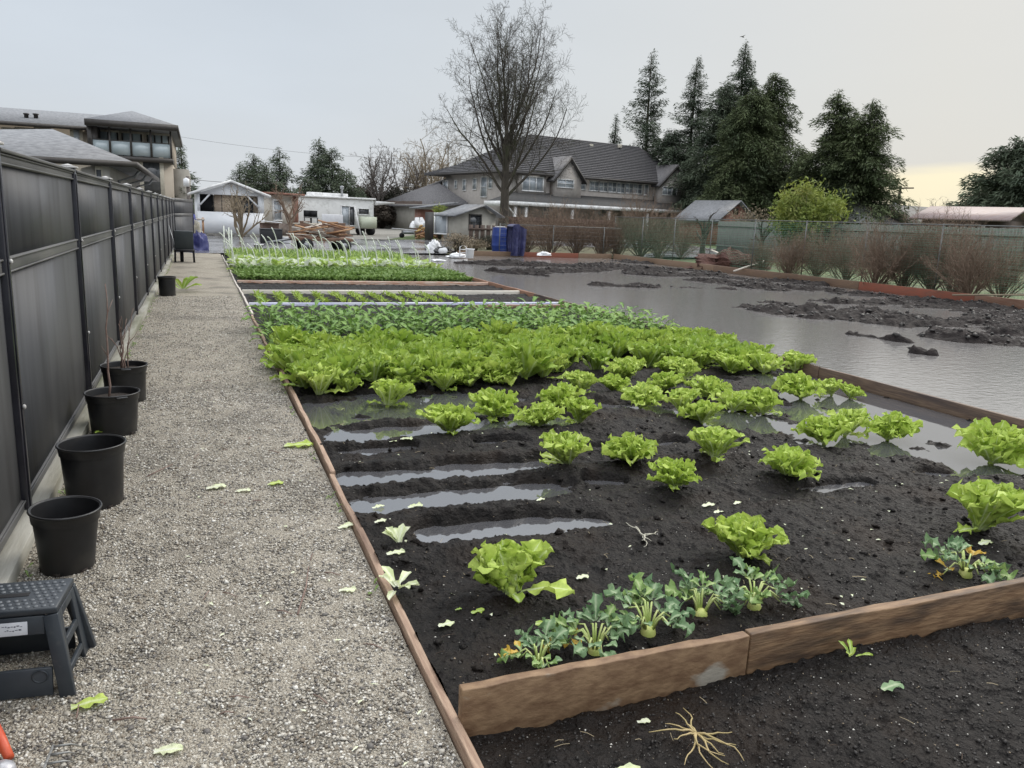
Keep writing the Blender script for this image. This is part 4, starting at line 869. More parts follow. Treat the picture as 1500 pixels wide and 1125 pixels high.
for px_ in (866, 908):
    b = MB(); u, z = H1.hit(px_, 214, Dp*.42); b.obox(H1.W(u, Dp*.42, z), H1.U, H1.B, Z3, .35, .35, .4); b.build('roof_vent', m_cream, rf, bevel=.03)
b = MB(); H1.box(b, -.72, Lh+.72, -.82, -.705, ze-.24, ze+.02); H1.box(b, -.82, -.705, -.82, Dp+.7, ze-.24, ze+.02); b.build('gutter', m_trimd, hm)
def gable(x0, x1, xp, yp, yb, dep, zlow, win):
    u0 = H1.hit(x0, 280, -dep)[0]; u1 = H1.hit(x1, 280, -dep)[0]; up_ = (u0+u1)/2; zp_ = H1.hit(xp, yp, -dep)[1]; zs = H1.hit(x0, yb, -dep)[1]
    b = MB(); b.poly([H1.W(u0, -dep, zlow), H1.W(u1, -dep, zlow), H1.W(u1, -dep, zs), H1.W(up_, -dep, zp_), H1.W(u0, -dep, zs)], H1.B*(dep-.003)); g_ = b.build('gable_wall', m_stucco, hm)
    for ua, sgn in ((u0, -1), (u1, 1)):
        b = MB(); lo = H1.W(ua+sgn*.45, -dep-.3, zs-.3); hi = H1.W(up_, -dep-.3, zp_+.12); bk = H1.B*(dep+4.0)
        b.poly([lo, hi, hi+Z3*.22, lo+Z3*.22], bk); b.build('gable_roof', m_roof, hm)
        b = MB(); b.poly([lo-Z3*.12, hi-Z3*.12, hi+Z3*.10, lo+Z3*.10], -H1.B*.06); b.build('barge_board', m_trimd, hm)
    a0, b0, a1, b1, mv, mh = win
    w0, zz1 = H1.hit(a0, b0, -dep); w1, zz0 = H1.hit(a1, b1, -dep); H1.window(g_, w0, w1, zz0, zz1, d=-dep, mv=mv, mh=mh)
gable(813, 851, 829, 233, 262, .9, zb, (817, 263, 839, 275, 1, 1))
gable(966, 1009, 985, 245, 270, .9, zb, (971, 274, 990, 286, 2, 0))
# bay window
u0, z1 = H1.hit(761, 254, -.5); u1, z0 = H1.hit(799, 286, -.5); b = MB(); H1.box(b, u0, u1, -.5, -.003, z0-.1, z1+.05); by = b.build('bay', m_stucco, hm)
w0, zz1 = H1.hit(766, 259, -.5); w1, zz0 = H1.hit(794, 280, -.5); H1.window(by, w0, w1, zz0, zz1, d=-.5, mv=2, fr=.13)
for (a0, b0, a1, b1) in ((845, 264.5, 856, 277), (864.5, 266, 876, 279), (878, 267, 889, 280), (891, 267, 902, 281), (904, 268.5, 914, 282), (916, 269, 926.5, 282.5), (928.5, 270, 939, 283.5), (944.5, 271, 948, 285), (959, 272.5, 962, 286)):
    w0, zz1 = H1.hit(a0, b0); w1, zz0 = H1.hit(a1, b1); H1.window(hm, w0, w1, zz0, zz1, mv=1 if a1-a0 > 6 else 0, mh=1 if a1-a0 > 6 else 0, fr=.13)
for (a0, b0, a1, b1) in ((650, 266, 656, 280), (667, 265, 669.5, 275), (679, 263.5, 682.5, 278.5), (694, 262, 698, 277), (706, 260, 713, 288), (717, 260, 721, 275)):
    w0, zz1 = H1.hitside(a0, b0); w1, zz0 = H1.hitside(a1, b1); H1.window(hm, w0, w1, zz0, zz1, mv=0, mh=1, fr=.09, side=0)
# porch
uA = H1.hit(742, 297, -3.6)[0]; uB = H1.hit(1056, 314, -3.6)[0]; zP = H1.hit(870, 302, -3.6)[1]
b = MB(); v = [H1.W(uA, -3.6, zP), H1.W(uB, -3.6, zP), H1.W(uB-2.5, -.0, zP+1.1), H1.W(uA+3.5, -.0, zP+1.1), H1.W(uA, .0, zP), H1.W(uB, .0, zP)]
lo_ = [p-Z3*.05 for p in v]
b.add(v+lo_, [(0, 1, 2, 3), (0, 3, 4), (1, 5, 2), (7, 6, 10, 11), (0, 6, 7, 1), (4, 10, 6, 0), (1, 7, 11, 5)]); pr = b.build('porch_roof', m_proof, hm)
b = MB(); H1.box(b, uA-.06, uB+.06, -3.7, -3.61, zP-.30, zP+.05); H1.box(b, uA-.12, uA-.002, -3.6, 0, zP-.42, zP+.05); b.build('fascia', m_white, pr)
for px_ in (754, 770, 838, 892, 948, 1000, 1047):
    u = H1.hit(px_, 320, -3.4)[0]; b = MB(); H1.box(b, u-.12, u+.12, -3.5, -3.26, -.3, zP-.42); b.build('porch_post', m_white, hm)
for px_ in (754, 1047):
    u = H1.hit(px_, 320, -3.4)[0]; b = MB(); b.beam(H1.W(u, -3.38, zP-1.2), H1.W(u-.8, -3.38, zP-.43), .1, .1); b.build('porch_brace', m_white, hm)
b = MB(); u0 = H1.hit(976, 320, -1.2)[0]; H1.box(b, u0, Lh+.5, -1.2, -.003, -.3, zb-.35); b.build('ground_floor_bay', mat('sage_wall', (.16, .20, .18), .8, (.20, .24, .22), 3), hm)
for (a0, b0, a1, b1, d_, mv) in ((752, 302, 757, 318, 0, 0), (762, 302, 772, 316, 0, 1), (796, 303, 808, 314, 0, 2), (817, 304, 824, 322, 0, 0), (980, 312, 988, 330, -1.2, 1), (990, 312, 1008, 331, -1.2, 2), (872, 306, 888, 316, 0, 1), (915, 308, 930, 322, 0, 2)):
    w0, zz1 = H1.hit(a0, b0, d_); w1, zz0 = H1.hit(a1, b1, d_); H1.window(hm, w0, w1, max(zz0, .3), zz1, d=d_, mv=mv)
# garage wing at the left
b = MB(); w0 = H1.hitside(700, 300, -4)[0]; H1.box(b, -4, -.003, 6, Dp+7, -.3, 2.7); H1.box(b, -.003, 8, Dp+.003, Dp+7, -.3, 2.7); b.build('garage_wall', m_stuc2, hm)
b = MB(); v = [H1.W(-4.6, 5.4, 2.6), H1.W(-.72, 5.4, 3.0), H1.W(-4.6, Dp+7.6, 2.6), H1.W(2.5, Dp+3.5, 5.9), H1.W(8, Dp+7.6, 2.6), H1.W(-.72, Dp+.0, 5.0), H1.W(-.72, 6.5, 3.4)]
b.add(v+[p-Z3*.15 for p in v], [(0, 1, 6, 5, 3, 2), (2, 3, 4), (7, 0, 2, 9), (7, 8, 1, 0)]); b.build('garage_roof', m_roof, hm)
# wooden fence behind the bushes, in front of the porch
def board_fence(name, p0, p1, h, m_, label, post_every=2.4):
    e = empty(name, (*((np.array(p0)+np.array(p1))/2)[:2], 0), label, 'fence'); a, c = np.array([p0[0], p0[1], 0]), np.array([p1[0], p1[1], 0]); l = np.linalg.norm(c-a); d = (c-a)/l; nv_ = np.array([d[1], -d[0], 0]); k = int(l/.15); r = random.Random(3); b = MB()
    for i in range(k):
        hh = h+r.uniform(-.02, .02); b.obox(a+d*((i+.5)*l/k)+Z3*(hh/2-.1), d, nv_, Z3, l/k*.94, .02, hh+.2)
    b.build('boards', m_, e); b = MB()
    for z in (.4, h-.3): b.obox((a+c)/2+nv_*.031+Z3*z, d, nv_, Z3, l, .04, .09)
    b.build('rail', m_, e)
    for i in range(int(l/post_every)+1): b = MB(); b.obox(a+d*min(i*post_every, l)-nv_*.07+Z3*(h/2), d, nv_, Z3, .1, .1, h+.1); b.build('post', m_, e)
    return e
fgz = H1.W(4, -6, 0); fgz2 = H1.W(19.5, -6, 0)
board_fence('board_fence', G(745, 62)[:2], G(905, 66)[:2], 1.75, mat('dark_red_boards', (.045, .022, .016), .8, (.07, .035, .025), 3, 6, (6, 6, .5)), 'dark red brown board fence in front of the porch, behind the bushes')
board_fence('board_fence', G(1052, 55)[:2], G(1500, 36)[:2], 1.95, m_greyf, 'long grey green board fence across the back of the right hand lawn')
board_fence('board_fence', G(560, 92)[:2], G(618, 84)[:2], 3.0, m_brown, 'tall dark brown board fence between the trailer and the garden shed')
# ---- red barn, far roofs
def gable_house(name, A_, heading_, Lu, Dd, zw, zp_, m_w, m_r, label, cat, ov=.4, axis='u', base=-.3):
    F_ = Frame(A_, heading_); e = empty(name, F_.W(Lu/2, Dd/2, 0), label, cat); b = MB()
    if axis == 'd':    # ridge runs back, gable faces the camera
        b.poly([F_.W(0, 0, base), F_.W(Lu, 0, base), F_.W(Lu, 0, zw), F_.W(Lu/2, 0, zp_), F_.W(0, 0, zw)], F_.B*Dd); b.build('wall', m_w, e)
        for s_ in (0, 1):
            b = MB(); k = (zp_-zw)/(Lu/2); ua = -ov if s_ == 0 else Lu+ov; lo = F_.W(ua, -ov, zw-k*ov+.02); hi = F_.W(Lu/2, -ov, zp_+.02); b.poly([lo, hi, hi+Z3*.12, lo+Z3*.12], F_.B*(Dd+2*ov)); b.build('roof', m_r, e)
    else:
        b.poly([F_.W(0, 0, base), F_.W(0, 0, zw), F_.W(0, Dd/2, zp_), F_.W(0, Dd, zw), F_.W(0, Dd, base)], F_.U*Lu); b.build('wall', m_w, e)
        for s_ in (0, 1):
            b = MB(); k = (zp_-zw)/(Dd/2); da = -ov if s_ == 0 else Dd+ov; lo = F_.W(-ov, da, zw-k*ov+.02); hi = F_.W(-ov, Dd/2, zp_+.02); b.poly([lo, hi, hi+Z3*.1, lo+Z3*.1], F_.U*(Lu+2*ov)); b.build('roof', m_r, e)
    return F_, e
FB_ = G(1050, 74); F2, e2 = gable_house('red_barn', FB_, math.atan2(*ray(2500, 372)[:2]), 4.7, 4.6, 2.3, HZ(1080, 296, 76), m_brick, m_shing, 'small red brown barn with a grey gable roof to the right of the big house', 'barn', axis='d', ov=.5)
b = MB(); F2.box(b, 2.0, 2.6, -.05, -.005, 2.75, 3.3); b.build('loft_door', m_trimd, e2)
m_pink = mat('pink_metal_roof', (.20, .15, .145), .6, (.27, .21, .20), 2, 6, (1, 8, 1), col3=(.22, .12, .08), s3=.8, c3=(.5, .8))
Fa = G(1347, 48); q2 = G(1462, 47); F3, e3 = gable_house('long_outbuilding', Fa, math.atan2(q2[0]-Fa[0], q2[1]-Fa[1]), float(np.linalg.norm((q2-Fa)[:2])), 5.5, 2.45, 3.05, m_brown, m_pink, 'long low dark outbuilding with a faded pink roof beyond the netting fence', 'outbuilding', ov=.5)
for a0, a1 in ((1352, 1372), (1383, 1403), (1414, 1436)):
    w0, zz1 = F3.hit(a0, 328); w1, _ = F3.hit(a1, 328); F3.window(e3, w0+.1, w1-.1, .6, 2.1, mv=1, mf=mat('dull_frame%d' % a0, (.36, .33, .31), .7), mg=m_gdark, fr=.12)
Fa = G(1302, 75); F4, e4 = gable_house('white_outbuilding', Fa, math.atan2(*ray(2500, 372)[:2]), 12, 7, 2.3, 4.1, m_white, m_proof, 'white building with a dark grey roof beside the power pole, behind the long outbuilding', 'outbuilding')
w0, _ = F4.hit(1320, 330); F4.window(e4, w0, w0+1.4, .9, 1.8, mv=1, mg=m_gdark)
# power pole
pb = G(1307, 95); e = empty('power_pole', pb, 'wooden power pole with a crossarm and transformer, by the yellow break in the clouds', 'utility pole')
zt_ = HZ(1315, 272, 95); b = MB(); b.tube([(pb[0], pb[1], -.5), (pb[0]+.3, pb[1], zt_)], [.17, .12], 10); b.build('pole', m_brown, e)
b = MB(); b.beam((pb[0]-1.3, pb[1], zt_-.35), (pb[0]+1.9, pb[1]-.2, zt_-.15), .12, .14); b.build('crossarm', m_brown, e)
b = MB(); b.lathe([(0, 0), (.25, 0), (.25, .8), (0, .85)], 12, (pb[0]-.35, pb[1]-.1, zt_-2.4)); b.build('transformer', m_metal, e)
# ---- left hand building close to the fence
m_w2 = m_stuc2; L1 = Frame(np.array([-1.95-.5, 27.3, 0]), PI/2)
el_ = empty('low_house', (-7, 34, 0), 'low grey stucco house with a grey shingle hip roof just behind the black fence', 'house')
ez = HZ(224, 239, 27.0)
b = MB(); b.box(-16, -2.45, 27.2, 41, -.3, ez-.1); b.build('wall', mat('light_stucco', (.50, .47, .42), .85, (.56, .53, .48), 2, 6, bump=.3, bscale=40, bdist=.01), el_)
X0, X1 = -11.2, -1.75; pk = P(77, 189, 32)
b = MB(); Rz = pk[2]; v = [(-13.5, 27, ez), (X1, 27, ez), (X1, 42, ez), (-13.5, 42, ez), (pk[0], pk[1], Rz), (pk[0], 37.5, Rz)]
v += [(x, y, z-.16) for x, y, z in v[:4]]
b.add(v, [(0, 1, 4), (1, 2, 5, 4), (2, 3, 5), (3, 0, 4, 5), (6, 7, 1, 0), (7, 8, 2, 1), (8, 9, 3, 2), (9, 6, 0, 3), (9, 8, 7, 6)]); b.build('roof', m_shing, el_)
b = MB(); b.box(-13.5, X1+.1, 26.9, 26.998, ez-.16, ez+.01); b.box(X1+.002, X1+.1, 27, 42, ez-.16, ez+.01); b.build('gutter', m_trimd, el_)
wl = P(131, 258, 27.6); wr = P(158, 262, 27.6); zt2 = HZ(145, 248, 27.6)
b = MB(); b.box(wl[0]+.2, wr[0]-.1, 27.1, 27.197, zt2-1.0, zt2+.12); o = b.build('window', m_cream, el_)
b = MB(); b.box(wl[0]+.36, wr[0]-.26, 27.06, 27.098, zt2-.9, zt2-.03); b.build('pane', m_gdark, o)
for y in (29.5, 33.5, 38):
    b = MB(); b.tube([(-1.72, y, ez-.1), (-1.9, y, ez-.35), (-2.38, y, ez-.5), (-2.38, y, 0)], .045, 8); b.build('downpipe', m_metal, el_)
# ---- tall house with the glass balcony
eh = empty('balcony_house', (-9, 78, 0), 'tall cream and grey house with a covered glass balcony, above the low house roof', 'house')
zE = HZ(255, 184, 70.5); zBt = HZ(192, 229, 70.5); XR = P(250, 200, 71)[0]; XL = P(130, 200, 71)[0]
b = MB(); b.box(XL+.2, XR, 73, 88, zBt-.3, zE-.1); b.box(XL+.2, XR, 70.9, 88, -.3, zBt-.3-.01); b.box(-45, XL+.19, 75, 88, -.3, HZ(110, 185, 75)); b.build('wall', m_stuc3, eh)
b = MB(); b.box(XR+.001, XR+1.2, 74, 90, -.3, HZ(262, 240, 78)-.6); b.build('side_wing', m_stuc2, eh)
b = MB(); e0 = P(122, 173, 70)[0]; e1 = P(259, 185, 70)[0]; pkx = P(193, 162, 76)
v = [(e0, 70, zE), (e1, 70, zE), (e1, 89, zE), (e0, 89, zE), (pkx[0], 76, pkx[2]), (pkx[0]+.5, 83, pkx[2])]; v += [(x, y, z-.45) for x, y, z in v[:4]]
b.add(v, [(0, 1, 4), (1, 2, 5, 4), (2, 3, 5), (3, 0, 4, 5), (6, 7, 1, 0), (7, 8, 2, 1), (8, 9, 3, 2), (9, 6, 0, 3), (9, 8, 7, 6)]); rfh = b.build('roof', m_shing, eh)
b = MB(); b.box(e0, e1+.05, 69.9, 69.998, zE-.46, zE-.0); b.box(e1+.002, e1+.1, 70, 89, zE-.46, zE); b.build('gutter', m_trimd, rfh)
zr0 = HZ(0, 149, 80); zr1 = HZ(120, 160, 80); ze0 = HZ(60, 180, 74.5)
b = MB(); v = [(-45, 74.3, ze0), (XL+2, 74.3, ze0), (XL+.5, 80, zr0-.3), (-45, 80, zr0-.3), (XL+5, 86, ze0+1.2), (-45, 88, ze0)]; b.add(v, [(0, 1, 2, 3), (3, 2, 4, 5), (1, 4, 2)]); o = b.build('roof', m_shing, eh); s_ = o.modifiers.new('s', 'SOLIDIFY'); s_.thickness = .2
for px_, py_ in ((38, 163), (52, 163.5)):
    p = P(px_, py_, 77.3); b = MB(); b.lathe([(0, -.6), (.16, -.6), (.16, -.25), (.22, -.25), (.22, -.15), (0, -.12)], 10, p); b.build('roof_vent', m_trimd, o)
b = MB(); b.box(-45, XL+.19, 74.2, 74.298, ze0-.3, ze0); b.build('gutter', m_trimd, eh)
for a0, a1 in ((0, 15), (21, 45), (50, 70), (104, 117)):
    w0 = P(a0, 190, 75)[0]; w1 = P(a1, 190, 75)[0]; zz = HZ(a0, 187, 75)
    b = MB(); b.box(w0-.15, w1+.15, 74.9, 74.998, zz-2, zz+.15); o = b.build('window', m_cream, eh); b = MB(); b.box(w0+.1, w1-.1, 74.86, 74.898, zz-1.9, zz-.1); o2 = b.build('pane', m_glass, o)
# balcony
b = MB(); b.box(XL, XR+.1, 70.4, 73, zBt-.35, zBt); bal = b.build('balcony_floor', m_trimd, eh)
m_gp = mat('balcony_glass', (.36, .42, .44), .05, (.42, .48, .50), 1, spec=.8)
for k, (a0, a1) in enumerate(((135, 160), (161, 191), (193, 220), (223, 249))):
    w0 = P(a0, 215, 70.5)[0]; w1 = P(a1, 215, 70.5)[0]; b = MB(); b.box(w0, w1, 70.45, 70.47, zBt+.05, zBt+1.1); b.build('glass_panel', m_gp, bal)
for px_ in (134, 161, 192, 221.5, 250.5):
    w0 = P(px_, 215, 70.5)[0]; b = MB(); b.box(w0-.07, w0+.07, 70.41, 70.55, zBt+.001, zE-.46); b.build('balcony_post', m_trimd, bal)
b = MB(); b.box(XL, XR, 70.42, 70.5, zBt+1.11, zBt+1.17); b.build('handrail', m_trimd, bal)
b = MB(); b.box(XL-.1, XL+.6, 70.5, 73.5, zBt, zE-.46); b.build('corner_column', m_trimd, bal)
for a0, a1, zt3, n_ in ((145, 172, -.5, 1), (179, 207, -.5, 1), (216, 247, -.5, 2)):
    w0 = P(a0, 200, 73)[0]; w1 = P(a1, 200, 73)[0]
    b = MB(); b.box(w0-.15, w1+.15, 72.93, 72.998, zBt+.1, zE-.5); o = b.build('balcony_window', m_cream, eh)
    b = MB(); b.box(w0, w1, 72.88, 72.928, zBt+.12, zE-.65); b.build('pane', m_gp, o)  # light pane colour replaces the sky reflection
    b = MB()
    for k in range(n_+2): x = w0+(w1-w0)*k/(n_+1); b.box(x-.06, x+.06, 72.83, 72.878, zBt+.12, zE-.65)
    b.box(w0, w1, 72.84, 72.877, zBt+2.2, zBt+2.3); b.build('mullion', m_trimd, o)
for px_, py_ in ((222, 247),):
    p = P(px_, py_, 70.9); b = MB(); b.box(p[0]-.9, p[0]+.9, 70.82, 70.898, p[2]-2.2, p[2]+1.2); o = b.build('window', m_cream, eh); b = MB(); b.box(p[0]-.6, p[0]+.6, 70.78, 70.818, p[2]-2, p[2]+.9); b.build('pane', m_gdark, o)
# ---- white shed with open front
Fs = at(291, 345); Fq = at(388, 347.5); S = Frame(Fs, math.atan2(Fq[0]-Fs[0], Fq[1]-Fs[1])); Ls = float(np.linalg.norm((Fq-Fs)[:2]))
es_ = empty('white_shed', S.W(Ls/2, 2, 0), 'white open fronted garden shed with a low gable roof at the end of the path', 'shed')
m_wshed = mat('shed_white', (.74, .76, .78), .6, (.80, .81, .82), 3, 5, (1, 1, 1))
sz = lambda x, y: S.hit(x, y)[1]
zl = sz(340, 311); zh = sz(340, 286); zev = sz(291, 283); zpk = sz(338, 268)
b = MB(); S.box(b, 0, Ls, 0, .12, .15, zl); S.box(b, 0, .14, 0, .12, zl, zev); S.box(b, Ls-.32, Ls, 0, .12, zl, zev); b.poly([S.W(0, 0, zev), S.W(0, 0, zh), S.W(Ls, 0, zh), S.W(Ls, 0, zev), S.W(Ls/2, 0, zpk)], S.B*.12); b.build('front_wall', m_wshed, es_)
b = MB(); S.box(b, 0, .1, .125, 4.2, .15, zev); S.box(b, Ls-.1, Ls, .125, 4.2, .15, zev); S.box(b, .1, Ls-.1, 4.1, 4.2, .15, zev); b.build('side_wall', m_wshed, es_)
b = MB(); S.box(b, .9, Ls-.3, .55, .7, zl-.3, zh+.1); b.build('inner_wall', mat('pinkish_board', (.75, .60, .46), .8, (.80, .66, .52), 2), es_)
for a0, a1 in ((343, 355), (357, 371)):
    b = MB(); w0, w1 = S.hit(a0, 300, .5)[0], S.hit(a1, 300, .5)[0]; S.box(b, w0, w1, .48, .545, zl-.2, zh-.1); b.build('inner_window', m_gdark, es_)
b = MB(); S.box(b, S.hit(325, 300, .04)[0]-.02, S.hit(325, 300, .04)[0]+.02, .03, .07, zl, zh); b.build('slim_post', m_trimd, es_)
for x0, z0, x1, z1 in ((.14, zl+.35, .65, zh), (Ls-.32, zl+.35, Ls-.9, zh)):
    b = MB(); b.beam(S.W(x0, -.03, z0), S.W(x1, -.03, z1), .09, .06, up=S.B); b.build('brace', m_wshed, es_)
b = MB(); S.box(b, -.05, Ls+.05, -.05, 4.3, -.2, .148); b.build('base_stones', mat('base_stone', (.06, .06, .055), .8, (.2, .19, .17), 6, 4), es_)
for s_ in (0, 1):
    k = (zpk-zev)/(Ls/2); ua = -.35 if s_ == 0 else Ls+.35; b = MB(); lo = S.W(ua, -.35, zev-k*.35+.03); hi = S.W(Ls/2, -.35, zpk+.03)
    b.poly([lo, hi, hi+Z3*.14, lo+Z3*.14], S.B*4.9); b.build('roof', m_white, es_)
b = MB(); S.box(b, .15, .85, .48, .53, zl-.2, zh+.1); b.build('corner_shade', m_dark, es_)  # black sheet painting in the shade of the shed's left inside corner
# ---- trailer / mobile home
T0 = at(458, 339); Tq = G(548, 60)
T0 = G(435, 58); T = Frame(T0, math.atan2(Tq[0]-T0[0], Tq[1]-T0[1])); Lt = float(np.linalg.norm((Tq-T0)[:2]))
m_trl = mat('trailer_white', (.72, .72, .70), .45, (.80, .80, .78), 2, 5, col3=(.42, .42, .38), s3=3, c3=(.55, .85))
et = empty('white_trailer', T.W(Lt/2, 2, 0), 'long white house trailer with roof boxes behind the lumber pile', 'trailer')
tz = lambda x, y: T.hit(x, y)[1]
zt4 = tz(500, 291)
b = MB(); T.box(b, 0, Lt, 0, 2.6, .45, zt4); b.build('body', m_trl, et, bevel=.08)
b = MB(); T.box(b, -.1, Lt+.1, -.15, 2.75, zt4+.003, zt4+.13); b.build('roof', m_white, et, bevel=.03)
b = MB(); v0 = T.W(Lt-.3, 0, zt4); b.poly([T.W(Lt+.1, -.2, zt4-.05), T.W(Lt+1.6, -.2, zt4-.1), T.W(Lt+1.5, -.2, zt4-.2), T.W(Lt+.1, -.2, zt4-.35)], T.B*3); b.build('awning', m_white, et)
for a0, a1, d_ in ((454, 472, .8), (474, 510, 1.2)):
    w0, w1 = T.hit(a0, 288, d_)[0], T.hit(a1, 288, d_)[0]; b = MB(); T.box(b, w0, w1, d_, d_+.8, zt4+.1, zt4+.38); b.build('roof_box', m_white, et, bevel=.04)
b = MB(); c = T.W(T.hit(501, 290, 1)[0], 1, zt4); b.lathe([(.08, 0), (.08, .7), (.14, .7), (.14, .9), (0, .95)], 10, c); b.build('chimney_pipe', m_metal, et)
for a0, b0, a1, b1, gm in ((500, 302, 511, 330, m_glass), (512, 303, 519, 330, m_gdark), (525, 306, 540, 314, m_gdark)):
    w0, zz1 = T.hit(a0, b0); w1, zz0 = T.hit(a1, b1); T.window(et, w0, w1, max(zz0, .5), zz1, mv=0, mg=gm, fr=.06)
b = MB(); w0, zz1 = T.hit(526, 317); w1, zz0 = T.hit(548, 331); T.box(b, w0, w1, -.5, -.003, .5, zz1); b.build('side_box', mat('pale_green_box', (.52, .56, .44), .6), et)
for px_ in (530, 545):
    c = T.W(T.hit(px_, 335)[0], .3, .3); b = MB(); b.tube([c-T.B*.12, c+T.B*.12], [.33, .33], 18); o = b.build('wheel', m_dark, et)
b = MB(); b.beam(T.W(T.hit(517, 300)[0], -.3, zt4-.5), T.W(T.hit(524, 337)[0], -.6, .0), .16, .08); b.build('leaning_plank', m_white, et)
# cabin / porch part between shed and trailer
Q0 = G(394, 53); Qq = G(437, 55); Q = Frame(Q0, math.atan2(Qq[0]-Q0[0], Qq[1]-Q0[1])); Lq = float(np.linalg.norm((Qq-Q0)[:2]))
eq = empty('cabin_porch', Q.W(Lq/2, 1, 0), 'cream cabin front with a pale window between the white shed and the trailer', 'cabin')
zq = Q.hit(420, 284)[1]
b = MB(); Q.box(b, 0, Lq, 0, 3, -.1, zq-.1); b.build('wall', mat('cabin_cream', (.46, .42, .36), .7, (.55, .52, .46), 2), eq)
b = MB(); Q.box(b, -.2, Lq+.1, -.5, 3.1, zq-.08, zq+.04); b.build('roof', m_brick, eq)
w0, zz1 = Q.hit(400, 294); w1, zz0 = Q.hit(411, 322); Q.window(eq, w0, w1, max(zz0, .6), zz1, mv=0, mh=1, fr=.1)
w0 = Q.hit(429, 300)[0]; w1 = Q.hit(436, 300)[0]; b = MB(); Q.box(b, w0, w1, -.06, -.003, .2, zq-.12); b.build('door_panel', m_brick, eq)
b = MB(); Q.box(b, -.1, Lq+3.5, -1.5, -.01, .0, .72); b.build('deck', mat('deck_brick', (.16, .12, .10), .85, (.26, .22, .19), 4, 7), eq)
b = MB(); Q.box(b, -.1, Lq+.6, -1.56, -1.50, .73, .80); b.build('deck_edge', m_cream, eq)
# ---- little garden shed
K0 = G(652, 56); Kc = G(668, 50.5); Kq = G(726, 53)
K = Frame(Kc, math.atan2(Kq[0]-Kc[0], Kq[1]-Kc[1])); Lk = float(np.linalg.norm((Kq-Kc)[:2]))
m_ks = mat('shed_cream', (.33, .31, .27), .8, (.40, .38, .33), 2, 6)
kz = lambda x, y: K.hit(x, y)[1]
zke = kz(726, 314); zkp = kz(704, 302)
ek = empty('garden_shed', K.W(Lk/2, 2, 0), 'small cream garden shed with a grey gable roof beside the big bare tree', 'shed')
dk = K.hitside(650, 325)[0]; dk = 3.2 if not 1 < dk < 6 else dk
b = MB(); b.poly([K.W(0, 0, -.1), K.W(Lk, 0, -.1), K.W(Lk, 0, zke), K.W(Lk*.62, 0, zkp), K.W(0, 0, zke-.05)], K.B*dk); b.build('wall', m_ks, ek)
for ua, zz, s_ in ((-.5, zke-.25, 0), (Lk+.45, zke-.22, 1)):
    b = MB(); lo = K.W(ua, -.4, zz); hi = K.W(Lk*.62, -.4, zkp+.03); b.poly([lo, hi, hi+Z3*.08, lo+Z3*.08], K.B*(dk+.8)); b.build('roof', m_shing, ek)
w0, zz1 = K.hit(688, 315); w1, zz0 = K.hit(703, 336); K.window(ek, w0, w1, zz0, zz1, mv=0, mh=0, fr=.08, mf=m_trimd, mg=m_gdark)
w0, zz1 = K.hit(655.5, 320); K.window(ek, .8, 1.9, .5, 1.7, side=0, mv=0, fr=.08, mf=m_white, mg=m_glass, name='side_window')
b = MB(); K.box(b, -.05, -.004, 2.1, 2.9, .0, 1.8); b.build('door', m_trimd, ek)
# fence and low woodwork near the shed
b = MB()
p = G(716, 47); el2 = empty('wooden_gate', p, 'low dark slatted gate leaning by the cream shed', 'gate')
for k in range(7): b.box(p[0]-1.2+k*.36, p[0]-.95+k*.36, p[1], p[1]+.03, 0, 1.15)
b.build('slats', m_brown, el2); b = MB(); b.box(p[0]-1.2, p[0]+1.3, p[1]-.05, p[1]-.003, .85, .97); b.box(p[0]-1.2, p[0]+1.3, p[1]-.05, p[1]-.003, .25, .37); b.build('rail', m_brown, el2)
# ================================================================ TREES
m_bark = mat('dark_bark', (.035, .028, .022), .9, (.07, .06, .045), 6, 7, (1, 1, .3), bump=.8, bscale=12, bdist=.05, col3=(.06, .07, .03), s3=1.2, c3=(.5, .7))
m_bark2 = mat('grey_bark', (.10, .085, .075), .9, (.16, .14, .125), 8)
m_redtw = mat('red_twigs', (.15, .10, .068), .85, (.22, .16, .115), 6)
m_tantw = mat('tan_twigs', (.20, .16, .11), .85, (.27, .22, .15), 6)
def conmat(name, a, b_, c):
    return mat(name, a, .9, b_, .5, 5, col3=c, s3=.3, c3=(.5, .7), trans=.2, spec=.1)
m_con = conmat('spruce_needles', (.07, .092, .064), (.125, .15, .105), (.045, .062, .047))
m_con2 = conmat('cedar_needles', (.075, .098, .050), (.13, .155, .078), (.05, .066, .04))
m_con3 = conmat('fir_needles', (.078, .102, .068), (.135, .16, .108), (.05, .068, .052))
